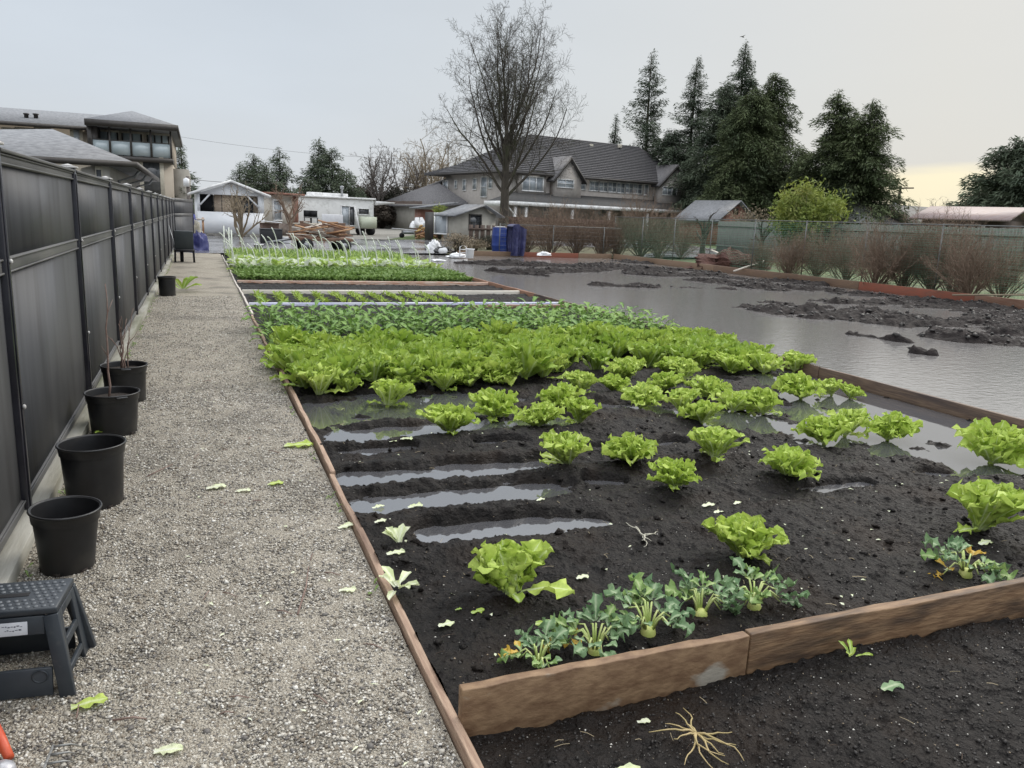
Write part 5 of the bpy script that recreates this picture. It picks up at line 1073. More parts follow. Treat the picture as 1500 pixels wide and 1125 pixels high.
def conifer(name, base, H, R, seed, label, m_, dens=1.0, droop=.35, gap=.12, top=.0, upturn=0, spray=.42, group='tall conifers', low=.04, shape=.8):
    r = np.random.RandomState(seed); e = empty(name, base, label, 'conifer', group); bx, by, bz = [float(q) for q in base]
    b = MB(); n = 9; zz = np.linspace(-.3, H, n); wob = np.cumsum(r.uniform(-.06, .06, (n, 2)), 0); b.tube(np.column_stack([wob+[bx, by], zz+bz]), np.linspace(H*.016+.05, .03, n), 8)
    b.build('trunk', m_bark, e); V = []; B2 = MB(); h = H*low
    nb = int(H*11*dens)
    for k in range(nb):
        t = (k+r.rand())/nb; t = low+(1-low)*t; z = t*H; L_ = R*((1-t)**shape)*r.uniform(.55, 1.12)+.22
        if r.rand() < gap: L_ *= .45
        a = r.rand()*2*PI; dirv = np.array([math.cos(a), math.sin(a)]); ns = max(3, int(L_*8*dens)); s = np.linspace(.12, 1, ns)
        hz = z+L_*(.18*s-droop*s**2+upturn*s**3)
        P0 = np.column_stack([bx+dirv[0]*L_*s, by+dirv[1]*L_*s, bz+hz]); wloc = L_*.36*(1-s*.7)+.08
        if L_ > .8: B2.tube([P0[0], P0[ns//2], P0[-1]], [.03+.01*L_, .025, .01], 3, cap=False)
        nj = 6; q = np.repeat(np.arange(ns), nj); m = len(q); sd = r.uniform(-1, 1, m)*wloc[q]
        c = P0[q]+np.stack([-dirv[1]*sd, dirv[0]*sd, -abs(sd)*.25+r.uniform(-.42, .30, m)], 1)
        ln = spray*.95*r.uniform(.6, 1.3, m)*(.6+.5*min(1, L_/2)); wdt = ln*r.uniform(.16, .32, m); an = a+np.sign(sd)*r.uniform(.2, 1.1, m)
        d = np.stack([np.cos(an), np.sin(an), r.uniform(-1.0, .55, m)], 1); d /= np.linalg.norm(d, axis=1)[:, None]
        sv = np.stack([d[:, 1], -d[:, 0], 0*an], 1); sv /= np.linalg.norm(sv, axis=1)[:, None]; sv = sv*np.cos(r.uniform(-.7, .7, m))[:, None]; sv[:, 2] += r.uniform(-.6, .6, m)
        dl = d*ln[:, None]; sw = sv*wdt[:, None]*.5
        V.append(np.stack([c-dl*.35, c+sw+dl*.05, c+dl*.65, c-sw+dl*.05], 1).reshape(-1, 3))
    V = np.vstack(V); f = np.arange(len(V)).reshape(-1, 4)
    cr = MB(); cr.add(V, f.tolist()); cr.build('crown', m_, e)
    if B2.n: B2.build('limbs', m_bark, e)
    return e
def hgt(px_, py_, D): return HZ(px_, py_, D)
# the group right of the house: (x, y of top, distance, crown half width px, kwargs, label)
CON = [(893, 168, 104, 20, dict(m_=m_con, dens=1.1), 'short dark conifer peeping over the house roof, leftmost of the tall group'),
       (939, 76, 100, 44, dict(m_=m_con, dens=.85, gap=.3, droop=.12, upturn=.16, shape=.72, spray=.46), 'airy spruce with upswept branches and sky showing through, left in the tall group'),
       (1004, 84, 99, 46, dict(m_=m_con, dens=1.1, gap=.25, droop=.2, upturn=.1), 'dark spruce between the airy spruce and the tallest conifer'),
       (1068, 62, 97, 52, dict(m_=m_con3, dens=1.2, gap=.2, droop=.3), 'tallest conifer, narrow topped, in the middle of the tall group'),
       (1046, 120, 90, 54, dict(m_=m_con3, dens=1.3, droop=.4, shape=.6), 'dense dark green conifer in front of the tallest one'),
       (1113, 108, 88, 50, dict(m_=m_con2, dens=1.5, droop=.5, shape=.5, gap=.08), 'broad mid green cedar with full sides, rightmost of the tall group'),
       (1085, 130, 84, 55, dict(m_=m_con2, dens=1.4, droop=.5, shape=.5, gap=.1), 'broad mossy green cedar standing nearest, behind the yellow shrub'),
       (1206, 134, 80, 52, dict(m_=m_con2, dens=1.35, droop=.35, shape=.6, gap=.2), 'left one of the two joined cedars right of the tall group'),
       (1256, 148, 78, 50, dict(m_=m_con2, dens=1.35, droop=.35, shape=.55, gap=.2), 'right one of the two joined cedars, beside the power pole'),
       (1160, 215, 84, 40, dict(m_=m_con2, dens=1.2, droop=.4, shape=.5), 'low cedar closing the gap between the tall group and the joined pair'),
       (975, 190, 96, 46, dict(m_=m_con, dens=1.2, droop=.3, shape=.5), 'low dark conifer filling in behind the right end of the house roof'),
       (1232, 165, 82, 56, dict(m_=m_con2, dens=1.2, droop=.4, shape=.55), 'lower cedar filling the gap between the two joined cedars')]
for k, (x, y, D, hw, kw, l) in enumerate(CON):
    p = G(x, D); conifer('conifer', p, hgt(x, y, D), hw*D/FPX*1.58, 20+k, l, **kw)
for k, (x, y, D, hw, l) in enumerate(((1475, 205, 62, 62, 'big open cedar at the right edge of the photo'), (1520, 215, 60, 60, 'cedar cut by the right edge, beside the big open one'), (1440, 262, 66, 42, 'lower cedar left of the big open one at the right edge'))):
    p = G(x, D); conifer('conifer', p, hgt(x, y, D), hw*D/FPX*1.45, 60+k, l, m_con3, dens=1.6, droop=.25, upturn=.1, gap=.2, shape=.5, group='conifers at the right edge', spray=.46)
for k, (x, y, D, hw, l) in enumerate(((372, 226, 85, 24, 'dark conifer above the left half of the white shed roof'), (392, 238, 80, 26, 'low dark conifer above the right eave of the white shed'), (352, 240, 88, 14, 'green pointed cypress above the white shed, leftmost of its group'), (411, 217, 86, 20, 'pointed spruce right of the white shed'),
                                        (468, 204, 92, 22, 'leading tip of the large dark conifer clump above the trailer'), (487, 218, 88, 34, 'broad dark conifer, middle of the clump above the trailer'), (508, 250, 84, 26, 'lower dark conifer at the right of the clump above the trailer'), (450, 262, 84, 26, 'low dark conifer at the left of the clump above the trailer'), (268, 212, 92, 17, 'dark conifer just right of the tall balcony house'), (428, 275, 82, 24, 'low conifer between the shed and the trailer'), (262, 250, 75, 20, 'lower dark conifer behind the end of the black fence'))):
    p = G(x, D); conifer('conifer', p, hgt(x, y, D), hw*D/FPX*1.75, 80+k, l, m_con3, dens=1.15, droop=.2, gap=.15, shape=.55, group='conifers along the far left')
# bare trees
def grow(b, r, p, d, L_, rad, depth, cfg):
    n = cfg['seg'][depth]; pts = [np.array(p)]; dd = np.array(d, float); q = np.array(p, float)
    for i in range(n):
        dd = nrm(dd+np.array([r.gauss(0, 1), r.gauss(0, 1), r.gauss(0, 1)])*cfg['wob'][depth]+np.array([0, 0, cfg['up'][depth]])); q = q+dd*L_/n; pts.append(q.copy())
    end = rad*cfg['taper'][depth]; b.tube(pts, np.linspace(rad, end, n+1), cfg['sides'][depth], 0, False)
    if depth+1 >= len(cfg['seg']): return
    nc = cfg['n'][depth]; nc = max(2, int(nc*r.uniform(.8, 1.2)))
    for k in range(nc):
        t = cfg['start'][depth]+(1-cfg['start'][depth])*(k+r.random())/nc; i = min(int(t*n), n-1); fr = t*n-i; pp = pts[i]*(1-fr)+pts[i+1]*fr; ax = nrm(pts[i+1]-pts[i])
        a_ = k*2.4+r.uniform(-.5, .5); perp = nrm(np.cross(ax, [math.cos(a_), math.sin(a_), .3])); ang = cfg['ang'][depth]*r.uniform(.75, 1.25)
        nd_ = ax*math.cos(ang)+perp*math.sin(ang); cl_ = L_*cfg['len'][depth]*r.uniform(.7, 1.15)*(1-cfg['fall'][depth]*t); cr_ = min((rad*(1-t)+end*t)*cfg['rad'][depth], 9)
        grow(b, r, pp, nd_, cl_, max(cr_, cfg['minr']), depth+1, cfg)
def bare_tree(name, base, H, seed, label, cfg, m_, group=None, lean=(0, 0), trunk_r=.4, cat='tree'):
    e = empty(name, base, label, cat, group); r = random.Random(seed); bx, by, bz = [float(q) for q in base]
    b = MB(); n = 8; tl = H*cfg['trunk']; zz = np.linspace(-.3, tl, n); pts = [np.array([bx+lean[0]*z/H*1.0+r.uniform(-.04, .04), by+lean[1]*z/H, bz+z]) for z in zz]
    rr = trunk_r*(1-.55*np.linspace(0, 1, n)**.8); rr[0] *= 1.45; rr[1] *= 1.08; b.tube(pts, rr, 12, 0, False); b.build('trunk', m_, e, smooth=True)
    b = MB(); nl = cfg['limbs']
    for k in range(nl):
        t = cfg['lstart']+(1-cfg['lstart'])*(k/(nl-1)) if nl > 1 else 1; f_ = t*(n-1); i = min(int(f_), n-2); p = pts[i]+(pts[i+1]-pts[i])*(f_-i); a_ = k*2.4+r.uniform(-.4, .4)
        ang = (cfg['a0']*(1-t)+cfg['a1']*t)*r.uniform(.8, 1.2); d = (math.cos(a_)*math.sin(ang), math.sin(a_)*math.sin(ang), math.cos(ang))
        grow(b, r, p, d, H*(cfg['l0']*(1-t)+cfg['l1']*t)*r.uniform(.85, 1.1), trunk_r*(cfg.get('lr', .5)-.12*t), 0, cfg)
    b.build('branches', m_, e); return e
OAK = dict(lr=.31, trunk=.50, lstart=.42, limbs=21, a0=1.05, a1=.30, l0=.50, l1=.52, seg=[8, 6, 5, 4], wob=[.08, .11, .14, .17], up=[.10, .05, .03, .02], taper=[.22, .3, .35, .5], sides=[7, 5, 3, 3],
           n=[12, 9, 7], start=[.15, .12, .1], ang=[.75, .75, .8], len=[.46, .5, .55], fall=[.45, .4, .3], rad=[.42, .5, .55], minr=.010)
D_ = 60; bare_tree('bare_oak', G(737, 61), HZ(737, 28, D_), 103, 'tall leafless tree with upright crown in front of the big house', OAK, m_bark, trunk_r=.45, lean=(.3, 0))
LOOSE = dict(trunk=.3, lstart=.5, limbs=9, a0=.9, a1=.4, l0=.6, l1=.65, seg=[7, 5, 4, 3], wob=[.16, .2, .24, .25], up=[.10, .03, .0, -.02], taper=[.3, .35, .4, .5], sides=[5, 4, 3, 3],
             n=[8, 6, 5], start=[.2, .15, .1], ang=[.7, .8, .8], len=[.48, .5, .5], fall=[.4, .4, .3], rad=[.5, .5, .55], minr=.018)
bare_tree('bare_tree', G(625, 95), HZ(625, 196, 95), 31, 'spreading tan leafless tree left of the big house', LOOSE, m_tantw, 'far leafless trees', trunk_r=.45)
bare_tree('bare_tree', G(648, 99), HZ(648, 205, 99), 32, 'tan leafless tree just behind the left end of the house', LOOSE, m_tantw, 'far leafless trees', trunk_r=.4)
bare_tree('bare_tree', G(553, 92), HZ(553, 212, 92), 33, 'darker leafless tree between the conifer clump and the tan tree', LOOSE, m_bark2, 'far leafless trees', trunk_r=.35)
bare_tree('bare_tree', G(590, 96), HZ(590, 222, 96), 34, 'low thin leafless tree between the darker and the tan one', LOOSE, m_bark2, 'far leafless trees', trunk_r=.3)
for k, (x, l) in enumerate(((1340, 'tiny bare tree on the horizon, left of three'), (1366, 'tiny bare tree on the horizon, middle of three'), (1380, 'tiny bare tree on the horizon, right of three'))):
    bare_tree('bare_tree', G(x, 170), HZ(x, 290, 170), 40+k, l, dict(LOOSE, n=[5, 4, 3], limbs=6), m_bark2, 'tiny bare trees on the horizon', trunk_r=.3)
# shrubs
BUSH = dict(trunk=.06, lstart=.3, limbs=34, a0=1.0, a1=.2, l0=1.0, l1=1.25, seg=[6, 4, 3], wob=[.13, .2, .25], up=[.07, .04, .0], taper=[.35, .4, .5], sides=[4, 3, 3], n=[13, 7], start=[.2, .1], ang=[.6, .7], len=[.42, .45], fall=[.4, .3], rad=[.5, .6], minr=.0042)
proto = []
for k in range(3):
    e = bare_tree('brown_bush', (0, 0, 0), 2.0, 70+k, 'x', BUSH, m_redtw, 'leafless brown bushes along the field', trunk_r=.055, cat='bush'); proto.append(e)
BS = [(805, 33.6, 1.0, 'tight upright brown bush just right of the blue barrels'), (843, 33.9, 1.0, 'round brown bush second right of the blue barrels'), (772, 35.5, .85, 'brown bush behind the right end of the blue tarp'), (880, 35, .85, 'low loose brown bush between the round one and the large one'),
      (938, 32.8, 1.25, 'largest dense brown bush, in front of the porch'), (965, 34, 1.0, 'brown bush leaning right beside the largest one'), (905, 33.2, .9, 'brown bush touching the left side of the largest one'), (1000, 33.5, .75, 'small brown bush left of the red-brown heap')]
BS2 = [(1120, 26.5, .62, 'low thin brushwood beside the heap, leftmost along the right board'), (1160, 25, .72, 'thin brushwood, second along the right board'), (1200, 23.5, .8, 'brushwood below the yellow green shrub'), (1245, 22.5, .85, 'brushwood in the middle of the right board'),
       (1290, 21.8, .9, 'tangled brushwood left of the large arching bush'), (1372, 20.8, 1.05, 'large arching brown bush near the right edge'), (1330, 21.5, .9, 'brushwood touching the arching bush on its left'), (1430, 20.2, .85, 'brushwood right of the arching bush'), (1478, 20, .8, 'brushwood at the right edge of the photo'), (1405, 21, .9, 'brushwood behind the arching bush')]
used = set()
for k, (x, D, s, l) in enumerate(BS+BS2):
    src = proto[k % 3]; o = src if (k % 3) not in used else copy_tree(src); used.add(k % 3); o['label'] = l
    dr = ray(x, 360); kx = ((18.15 if k % 3 == 0 else 19.4)+.25*math.sin(k*2.1))/dr[0] if k >= 8 else (33.9+.5*math.sin(k*2.1)+(2 if k == 2 else 0))/dr[1]; p = (dr[0]*kx, dr[1]*kx, -.05); s *= (.80 if k >= 8 else .88); o.location = p; o.scale = (s*1.05, s*1.05, s); o.rotation_euler = (0, 0, k*1.3)
FRUIT = dict(trunk=.22, lstart=.6, limbs=9, a0=.9, a1=.5, l0=.7, l1=.7, seg=[6, 4, 3], wob=[.15, .2, .25], up=[.05, .04, .0], taper=[.35, .4, .5], sides=[5, 4, 3], n=[6, 4], start=[.3, .2], ang=[.6, .7], len=[.5, .5], fall=[.4, .3], rad=[.6, .6], minr=.010)
bare_tree('bare_shrub_tree', G(352, 42.5), 2.3, 51, 'grey bare multi stemmed shrub in front of the white shed', dict(FRUIT, trunk=.16, limbs=12, l0=.85, l1=.9), m_tantw, trunk_r=.14)
bare_tree('bare_shrub_tree', G(424, 44), 3.2, 52, 'reddish bare fruit tree left of the lumber pile', dict(FRUIT, trunk=.4, l0=.5, l1=.5), m_redtw, trunk_r=.12)
for x, D, l in ((1032, 42, 'gnarled dark pruned tree before the right end of the porch'), (1117, 46, 'gnarled dark pruned tree in front of the red barn'), (1212, 44, 'small dark pruned tree against the grey green fence')):
    bare_tree('pruned_tree', G(x, D), 2.4, int(x), l, dict(FRUIT, limbs=6, n=[3, 3], l0=.45, l1=.45, trunk=.5), m_bark, 'pruned fruit trees on the lawn', trunk_r=.20)
# yellow green shrub
def leafy(name, base, H, R, n, ms, label, seed, size=.28, group=None, cat='shrub', shape=None, trunk_m=None):
    r = np.random.RandomState(seed); e = empty(name, base, label, cat, group); bx, by, bz = [float(q) for q in base]
    b = MB()
    for k in range(14):
        a = r.rand()*2*PI; rr = R*.6*r.rand(); b.tube([(bx+rr*.2*math.cos(a), by+rr*.2*math.sin(a), bz-.1), (bx+rr*.6*math.cos(a), by+rr*.6*math.sin(a), bz+H*.5), (bx+rr*math.cos(a), by+rr*math.sin(a), bz+H*.85)], [.05, .035, .01], 4)
    b.build('stems', trunk_m or m_bark, e)
    nc = 60; cc = r.normal(0, 1, (nc, 3)); cc /= np.linalg.norm(cc, axis=1)[:, None]; cc *= (r.rand(nc)**.4)[:, None]; cc = cc*[R*.85, R*.85, H*.40]+[bx, by, bz+H*.56]
    k = r.randint(0, nc, n); p = cc[k]+r.normal(0, 1, (n, 3))*[R*.15, R*.15, H*.085]; p[:, 2] = np.maximum(p[:, 2], bz+.05)
    d = r.normal(0, 1, (n, 3))+[0, 0, .5]; d /= np.linalg.norm(d, axis=1)[:, None]; s = np.cross(d, r.normal(0, 1, (n, 3))); s /= np.linalg.norm(s, axis=1)[:, None]; ln = size*r.uniform(.6, 1.3, n)[:, None]
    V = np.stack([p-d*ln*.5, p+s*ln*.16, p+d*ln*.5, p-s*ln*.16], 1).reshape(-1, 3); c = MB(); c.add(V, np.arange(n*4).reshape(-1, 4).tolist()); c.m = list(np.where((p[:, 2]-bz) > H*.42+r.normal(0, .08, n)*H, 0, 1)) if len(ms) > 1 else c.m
    c.build('foliage', ms, e); return e
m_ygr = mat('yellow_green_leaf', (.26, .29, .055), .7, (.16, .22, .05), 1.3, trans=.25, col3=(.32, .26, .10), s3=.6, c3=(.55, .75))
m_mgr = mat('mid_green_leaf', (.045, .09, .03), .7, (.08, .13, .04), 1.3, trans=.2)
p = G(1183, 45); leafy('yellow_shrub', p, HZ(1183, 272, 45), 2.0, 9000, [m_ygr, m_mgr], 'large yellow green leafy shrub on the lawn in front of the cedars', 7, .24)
p = G(1100, 70); leafy('pinkish_shrub', p, 3.2, 2.2, 2500, [m_tantw], 'pinkish brown leafy shrub between the barn and the yellow shrub', 8, .22)
p = G(644, 54); leafy('green_shrub', p, 2.3, .7, 1500, [m_ygr], 'narrow yellow green shrub left of the cream garden shed', 9, .18)
p = G(545, 105); 
m_hedge = mat('dark_hedge', (.030, .034, .022), .9, (.055, .05, .035), 1, trans=.1)
m_hedge2 = mat('brown_hedge', (.05, .038, .03), .9, (.075, .06, .045), 1, trans=.1)
for k, (x, y, D, hw, m_, l) in enumerate(((540, 268, 96, 32, m_hedge2, 'dark brown hedge mass behind the trailer awning'), (575, 276, 94, 30, m_hedge, 'dark green brown hedge left of the tan bare tree'), (605, 290, 92, 22, m_hedge2, 'low brown hedge behind the tall brown fence'), (520, 285, 90, 22, m_hedge, 'dark shrub behind the trailer roof'), (560, 300, 90, 24, m_hedge2, 'low dark shrub just behind the brown fence'))):
    p = G(x, D); leafy('hedge', p, hgt(x, y, D), hw*D/FPX*1.1, 6000, [m_], l, 60+k, .42, 'hedges beyond the trailer', 'hedge')
for k, (x, D, hh, l) in enumerate(((672, 34.6, .9, 'dry brown weeds right of the white buckets'), (718, 40, .7, 'green brown weeds in front of the low gate'), (695, 38, .55, 'dry weeds between the white scraps and the barrels'))):
    leafy('weeds', G(x, D), hh, .8, 1500, [m_tantw if k != 1 else m_hedge], l, 90+k, .10, 'weeds by the blue barrels', 'weeds')
# far dark tree line closing the horizon
# ================================================================ MIDDLE DISTANCE PROPS
m_blue = mat('blue_plastic', (.012, .03, .16), .4, (.02, .05, .24), 3)
m_tarp = mat('blue_tarp', (.018, .020, .07), .5, (.035, .037, .11), 2.5, 6, bump=1, bscale=4, bdist=.1)
m_bk = mat('bucket_white', (.72, .73, .74), .45, (.62, .62, .63), 5)
m_lum = mat('lumber', (.30, .15, .075), .75, (.44, .26, .14), 4, 6)
m_lum2 = mat('lumber_dark', (.13, .07, .045), .8, (.20, .12, .08), 4)
p = at(738, 371)
e = empty('blue_barrel', (p[0], p[1], 0), 'bright blue barrel behind the start of the mesh fence', 'barrel'); b = MB(); hB = 1.15
b.lathe([(0, 0), (.33, 0), (.34, .05), (.37, .3), (.375, .32), (.37, .34), (.37, .75), (.375, .77), (.37, .79), (.34, 1.12), (.34, hB), (0, hB)], 24, (p[0], p[1]+.6, 0)); o = b.build('drum', m_blue, e, smooth=True)
b = MB(); b.lathe([(0, hB+.02), (.25, hB+.02), (.25, hB+.05), (0, hB+.05)], 20, (p[0], p[1]+.6, 0)); b.build('lid', m_bk, e)
a_, c_ = G(750, 34.2), G(772, 34.6); b = MB(); n = 24; U_, V_ = np.meshgrid(np.linspace(0, 1, n), np.linspace(0, 1, 14), indexing='ij')
X = a_[0]+(c_[0]-a_[0])*U_; Y = a_[1]+(c_[1]-a_[1])*U_+.12*np.sin(U_*14)*(1-V_*.5)+fbm(U_*6, V_*5, 3, 4)*.1; Z_ = V_*(1.25+.1*np.sin(U_*5)); b.grid(X, Y-V_*.1, Z_); b.grid(X, Y+.5+V_*.1, Z_)
b.grid(np.stack([X[:, -1]]*2, 1), np.stack([Y[:, -1]-.1, Y[:, -1]+.6], 1), np.stack([Z_[:, -1]]*2, 1))
tag(b.build('blue_tarp', m_tarp, None, smooth=True), 'dark blue tarp covered stack right of the bright blue barrel', 'tarp')
# white buckets and bags near the field corner
def bucket(x, y, D, R, Hh, label, fallen=False, m_=m_bk, group='white buckets'):
    p = at(x, y); e = empty('white_bucket', (p[0], p[1], 0), label, 'bucket', group); b = MB(); b.lathe([(0, 0), (R*.85, 0), (R, Hh), (R+.015, Hh), (R+.015, Hh-.03), (R-.01, Hh-.01), (R*.83, .02), (0, .02)], 20); o = b.build('pail', m_, None); o.parent = e
    h = MB(); h.tube([((R+.01)*math.cos(t), (R+.01)*math.sin(t)*.25-.0, Hh-.02-.5*R*math.sin(t)) for t in np.linspace(0, PI, 9)], .006, 5); o = h.build('handle', m_metal, None); o.parent = e
    if fallen: e.rotation_euler = (0, PI/2, .6); e.location.z = R
    return e
bucket(688, 378, 30, .17, .36, 'white bucket at the left corner of the flooded field')
bucket(379, 372, 30, .16, .34, 'white bucket among the white stakes, left of the lumber pile'); bucket(645, 372, 31, .13, .3, 'white tub lying on its side behind the black bag', True)
def lump(name, x, y, sx, sy, h, m_, label, cat, seed, z0=0):
    p = at(x, y); b = MB(); th = np.linspace(0, 2*PI, 29); ph = np.linspace(0, PI/2, 12); T_, H_ = np.meshgrid(th, ph, indexing='ij'); k = 1+.75*fbm(np.cos(T_)*1.8+seed, np.sin(T_)*1.8+H_*2.2, 5, seed, .65)
    b.grid(k*sx*np.cos(T_)*np.sin(H_), k*sy*np.sin(T_)*np.sin(H_), k*h*np.cos(H_)); o = b.build(name, m_, None, smooth=True); o.location = (p[0], p[1], z0-.02); return tag(o, label, cat)
lump('plastic_bag', 636, 364, .34, .25, .36, m_bk, 'crumpled white sack standing left of the black bag', 'sack', 5)
lump('plastic_bag', 650, 370, .45, .3, .25, mat('black_bag', (.01, .01, .012), .35), 'black bag between the white sack and the white tub', 'bag', 6)
lump('plastic_bag', 668, 376, .4, .25, .16, m_bk, 'flat white plastic sheet left of the white bucket', 'sack', 7)
lump('plastic_bag', 797, 377, .3, .16, .14, m_bk, 'white plastic bag lying on the far edge board of the field', 'sack', 8, .1)
lump('plastic_bag', 642, 381, .25, .14, .05, m_bk, 'small white scrap lying in the wet yard by the tub', 'sack', 9)
# small white step frame beside the bucket
p = at(678, 378); e = empty('tube_stand', (p[0], p[1], 0), 'small white tube frame standing beside the white bucket', 'frame'); b = MB()
b.tube([(p[0]-.13, p[1], 0), (p[0]-.13, p[1], .42), (p[0], p[1], .5), (p[0]+.13, p[1], .42), (p[0]+.13, p[1], 0)], .018, 8); b.tube([(p[0]-.13, p[1], .2), (p[0]+.13, p[1], .2)], .015, 6); b.tube([(p[0]-.13, p[1], .33), (p[0]+.13, p[1], .33)], .015, 6); b.build('tube', m_bk, e)
# red brown heap, pale sticks
m_heap = mat('red_brown_mulch', (.060, .024, .018), .9, (.10, .045, .032), 5, 7, bump=1, bscale=14, bdist=.08)
lump('mulch_heap', 1068, 393, 1.5, 1.0, .62, m_heap, 'red-brown mulch heap behind the corner board of the field', 'heap', 15)
for x0, y0, x1, y1, l, w_ in ((1075, 397, 1120, 382, 'pale stick leaning out of the red-brown heap', .05), (1042, 366, 1060, 374, 'pale plank lying on the lawn left of the heap', .14), (1395, 432, 1500, 432, 'long thin branch lying along the right board', .04)):
    a_, c_ = at(x0, y0, .15), at(x1, y1, .3); b = MB(); b.beam(a_, c_, w_, .04); tag(b.build('wood_stick', m_pale if w_ > .04 else m_tantw, None, off=a_), l, 'stick')
# mesh fence on two sides of the field
m_gmesh = mat('green_netting', (.06, .17, .10), .6, (.08, .20, .13), 3)
m_fpost = mat('galv_post', (.15, .155, .15), .5, (.11, .115, .11), 8, metal=.3)
def mesh_fence(name, p0, p1, h, label, net_from=0, step=.12, rows=14):
    a, c = np.array([p0[0], p0[1], 0.]), np.array([p1[0], p1[1], 0.]); l = np.linalg.norm(c-a); d = (c-a)/l; e = empty(name, (a+c)/2, label, 'fence')
    b = MB(); b.tube([a+Z3*h, c+Z3*h], .016, 6); b.build('top_rail', m_fpost, e)
    for k in range(int(l/2.6)+1): q = a+d*min(k*2.6, l); b = MB(); b.tube([q-Z3*.1, q+Z3*(h+.03)], .020, 8); b.build('post', m_fpost, e)
    b = MB(); r = random.Random(2); s0 = a+d*net_from; nl = l-net_from
    for k in range(rows): z = .06+(h-.12)*k/(rows-1); n = 12; pts = [s0+d*(nl*t)+Z3*(z+r.uniform(-.02, .02)) for t in np.linspace(0, 1, n)]; b.tube(pts, .0042, 3, cap=False)
    for k in range(int(nl/step)): q = s0+d*(k*step); b.tube([q+Z3*.05, q+d*r.uniform(-.03, .03)+Z3*(h-.05)], .0025, 3, cap=False)
    b.build('netting', m_gmesh if rows > 10 else m_fpost, e); return e
mesh_fence('mesh_fence', (12.3, 32.9), (18.4, 33.0), 1.32, 'low wire mesh fence running right from the blue barrel', rows=8, step=.2)
mesh_fence('mesh_fence', (18.6, 34), (18.6, 4), 1.85, 'tall green netting fence along the right side of the flooded field', rows=30, step=.10)
# cart / chair at the end of the path
p = at(268, 384); e = empty('garden_cart', (p[0], p[1], 0), 'dark upended garden cart with a boxy back at the far end of the path', 'cart')
m_cart = mat('cart_grey', (.025, .032, .036), .6, (.04, .048, .052), 4)
x, y = p[0]+.05, p[1]
b = MB(); b.obox((x, y, .62), (1, 0, 0), nrm((0, 1, .15)), nrm((0, -.15, 1)), .50, .08, .52); b.build('cart_bed', m_cart, e, bevel=.02)
b = MB(); b.box(x-.27, x+.27, y-.05, y+.4, .29, .35); b.build('cart_frame', m_dark, e)
for s_ in (-1, 1):
    b = MB(); b.tube([(x+s_*.25, y-.03, 0), (x+s_*.24, y, .34)], .028, 8); b.build('leg', m_dark, e)
b = MB(); b.tube([(x-.12, y+.25, .18), (x-.03, y+.25, .18)], [.18, .18], 18); b.build('wheel', m_dark, e)
b = MB(); b.tube([(x-.38, y+.2, 1.0), (x-.28, y+.1, .6), (x-.24, y, .34)], .014, 6); b.build('handle', m_metal, e)
# blue bags, clutter behind cart
lump('blue_bag', 291, 366, .30, .25, .62, mat('blue_bag', (.02, .025, .12), .5, (.05, .055, .18), 5), 'blue bag slumped right of the garden cart', 'bag', 21)
lump('blue_bag', 277, 348, .5, .35, 1.1, mat('blue_cover', (.012, .018, .16), .5, (.02, .03, .22), 3), 'bright blue cover behind the end of the black fence', 'cover', 22)
lump('white_sack', 286, 352, .4, .3, .75, mat('dull_white', (.40, .38, .33), .7, (.3, .27, .2), 8), 'dull white sack pile behind the blue bag', 'sack', 23)
q = G(286, 46); e = empty('timber_rack', q, 'small tan timber rack beside the left wall of the white shed', 'rack')
for s_ in (-.2, .3): b = MB(); b.box(q[0]+s_, q[0]+s_+.1, q[1], q[1]+.1, 0, 1.0); b.build('post', m_lum, e)
b = MB(); b.box(q[0]-.35, q[0]+.45, q[1]-.06, q[1]-.003, .85, .95); b.build('rail', m_pale, e)
q = G(277, 60); e = empty('utility_post', q, 'plain grey wooden post rising beside the end of the black fence', 'post'); zt5 = HZ(273, 258, 60); b = MB(); b.tube([(q[0], q[1], -.3), (q[0], q[1], zt5)], [.16, .13], 10); b.build('pole', m_bark2, e); b = MB(); b.lathe([(0, .0), (.2, 0), (.2, .5), (0, .6)], 10, (q[0]-.1, q[1]-.15, zt5-.7)); b.build('meter_head', m_bk, e)
# lumber pile on a flat trailer
c0 = at(480, 372); e = empty('flat_trailer', (c0[0], c0[1], 0), 'low flat trailer under the lumber pile behind the green rows', 'trailer')
x0, x1 = at(437, 372)[0], at(523, 372)[0]; y = c0[1]+1.2
b = MB(); b.box(x0, x1, y, y+1.7, .42, .54); b.build('deck', m_lum2, e, bevel=.01)
for px_ in (x0+.5, x1-.35):
    for dy in (-.05, 1.6): b = MB(); b.tube([(px_, y+dy, .26), (px_, y+dy+.16, .26)], [.26, .26], 20); o = b.build('wheel', m_dark, e); b = MB(); b.tube([(px_, y+dy-.01, .26), (px_, y+dy+.17, .26)], [.12, .12], 14); b.build('rim', m_metal, o)
b = MB(); b.beam((x0, y+.8, .45), (x0-.9, y+.8, .3), .08, .08); b.build('tow_bar', m_metal, e)
r = random.Random(9)
for k in range(34):
    cx = r.uniform(x0+.7 if k > 8 else x0+.2, x1-.35); cz = .56+.03+.62*r.random()*(1-abs((cx-(x0+x1)/2-.2)/(x1-x0)*1.6)); a_ = r.uniform(-.5, .5); l_ = r.uniform(.5, 1.5); tlt = r.uniform(-.25, .25); b = MB()
    d = np.array([math.cos(a_)*math.cos(tlt), math.sin(a_), math.sin(tlt)]); c = np.array([cx, y+r.uniform(.3, 1.4), cz]); b.beam(c-d*l_/2, c+d*l_/2, r.uniform(.08, .2), r.uniform(.03, .08))
    tag(b.build('lumber_piece', (m_lum, m_lum, m_lum2, m_pale)[k % 4], None, off=c), 'piece of scrap lumber in the heap on the flat trailer', 'lumber', 'scrap lumber heap on the flat trailer')
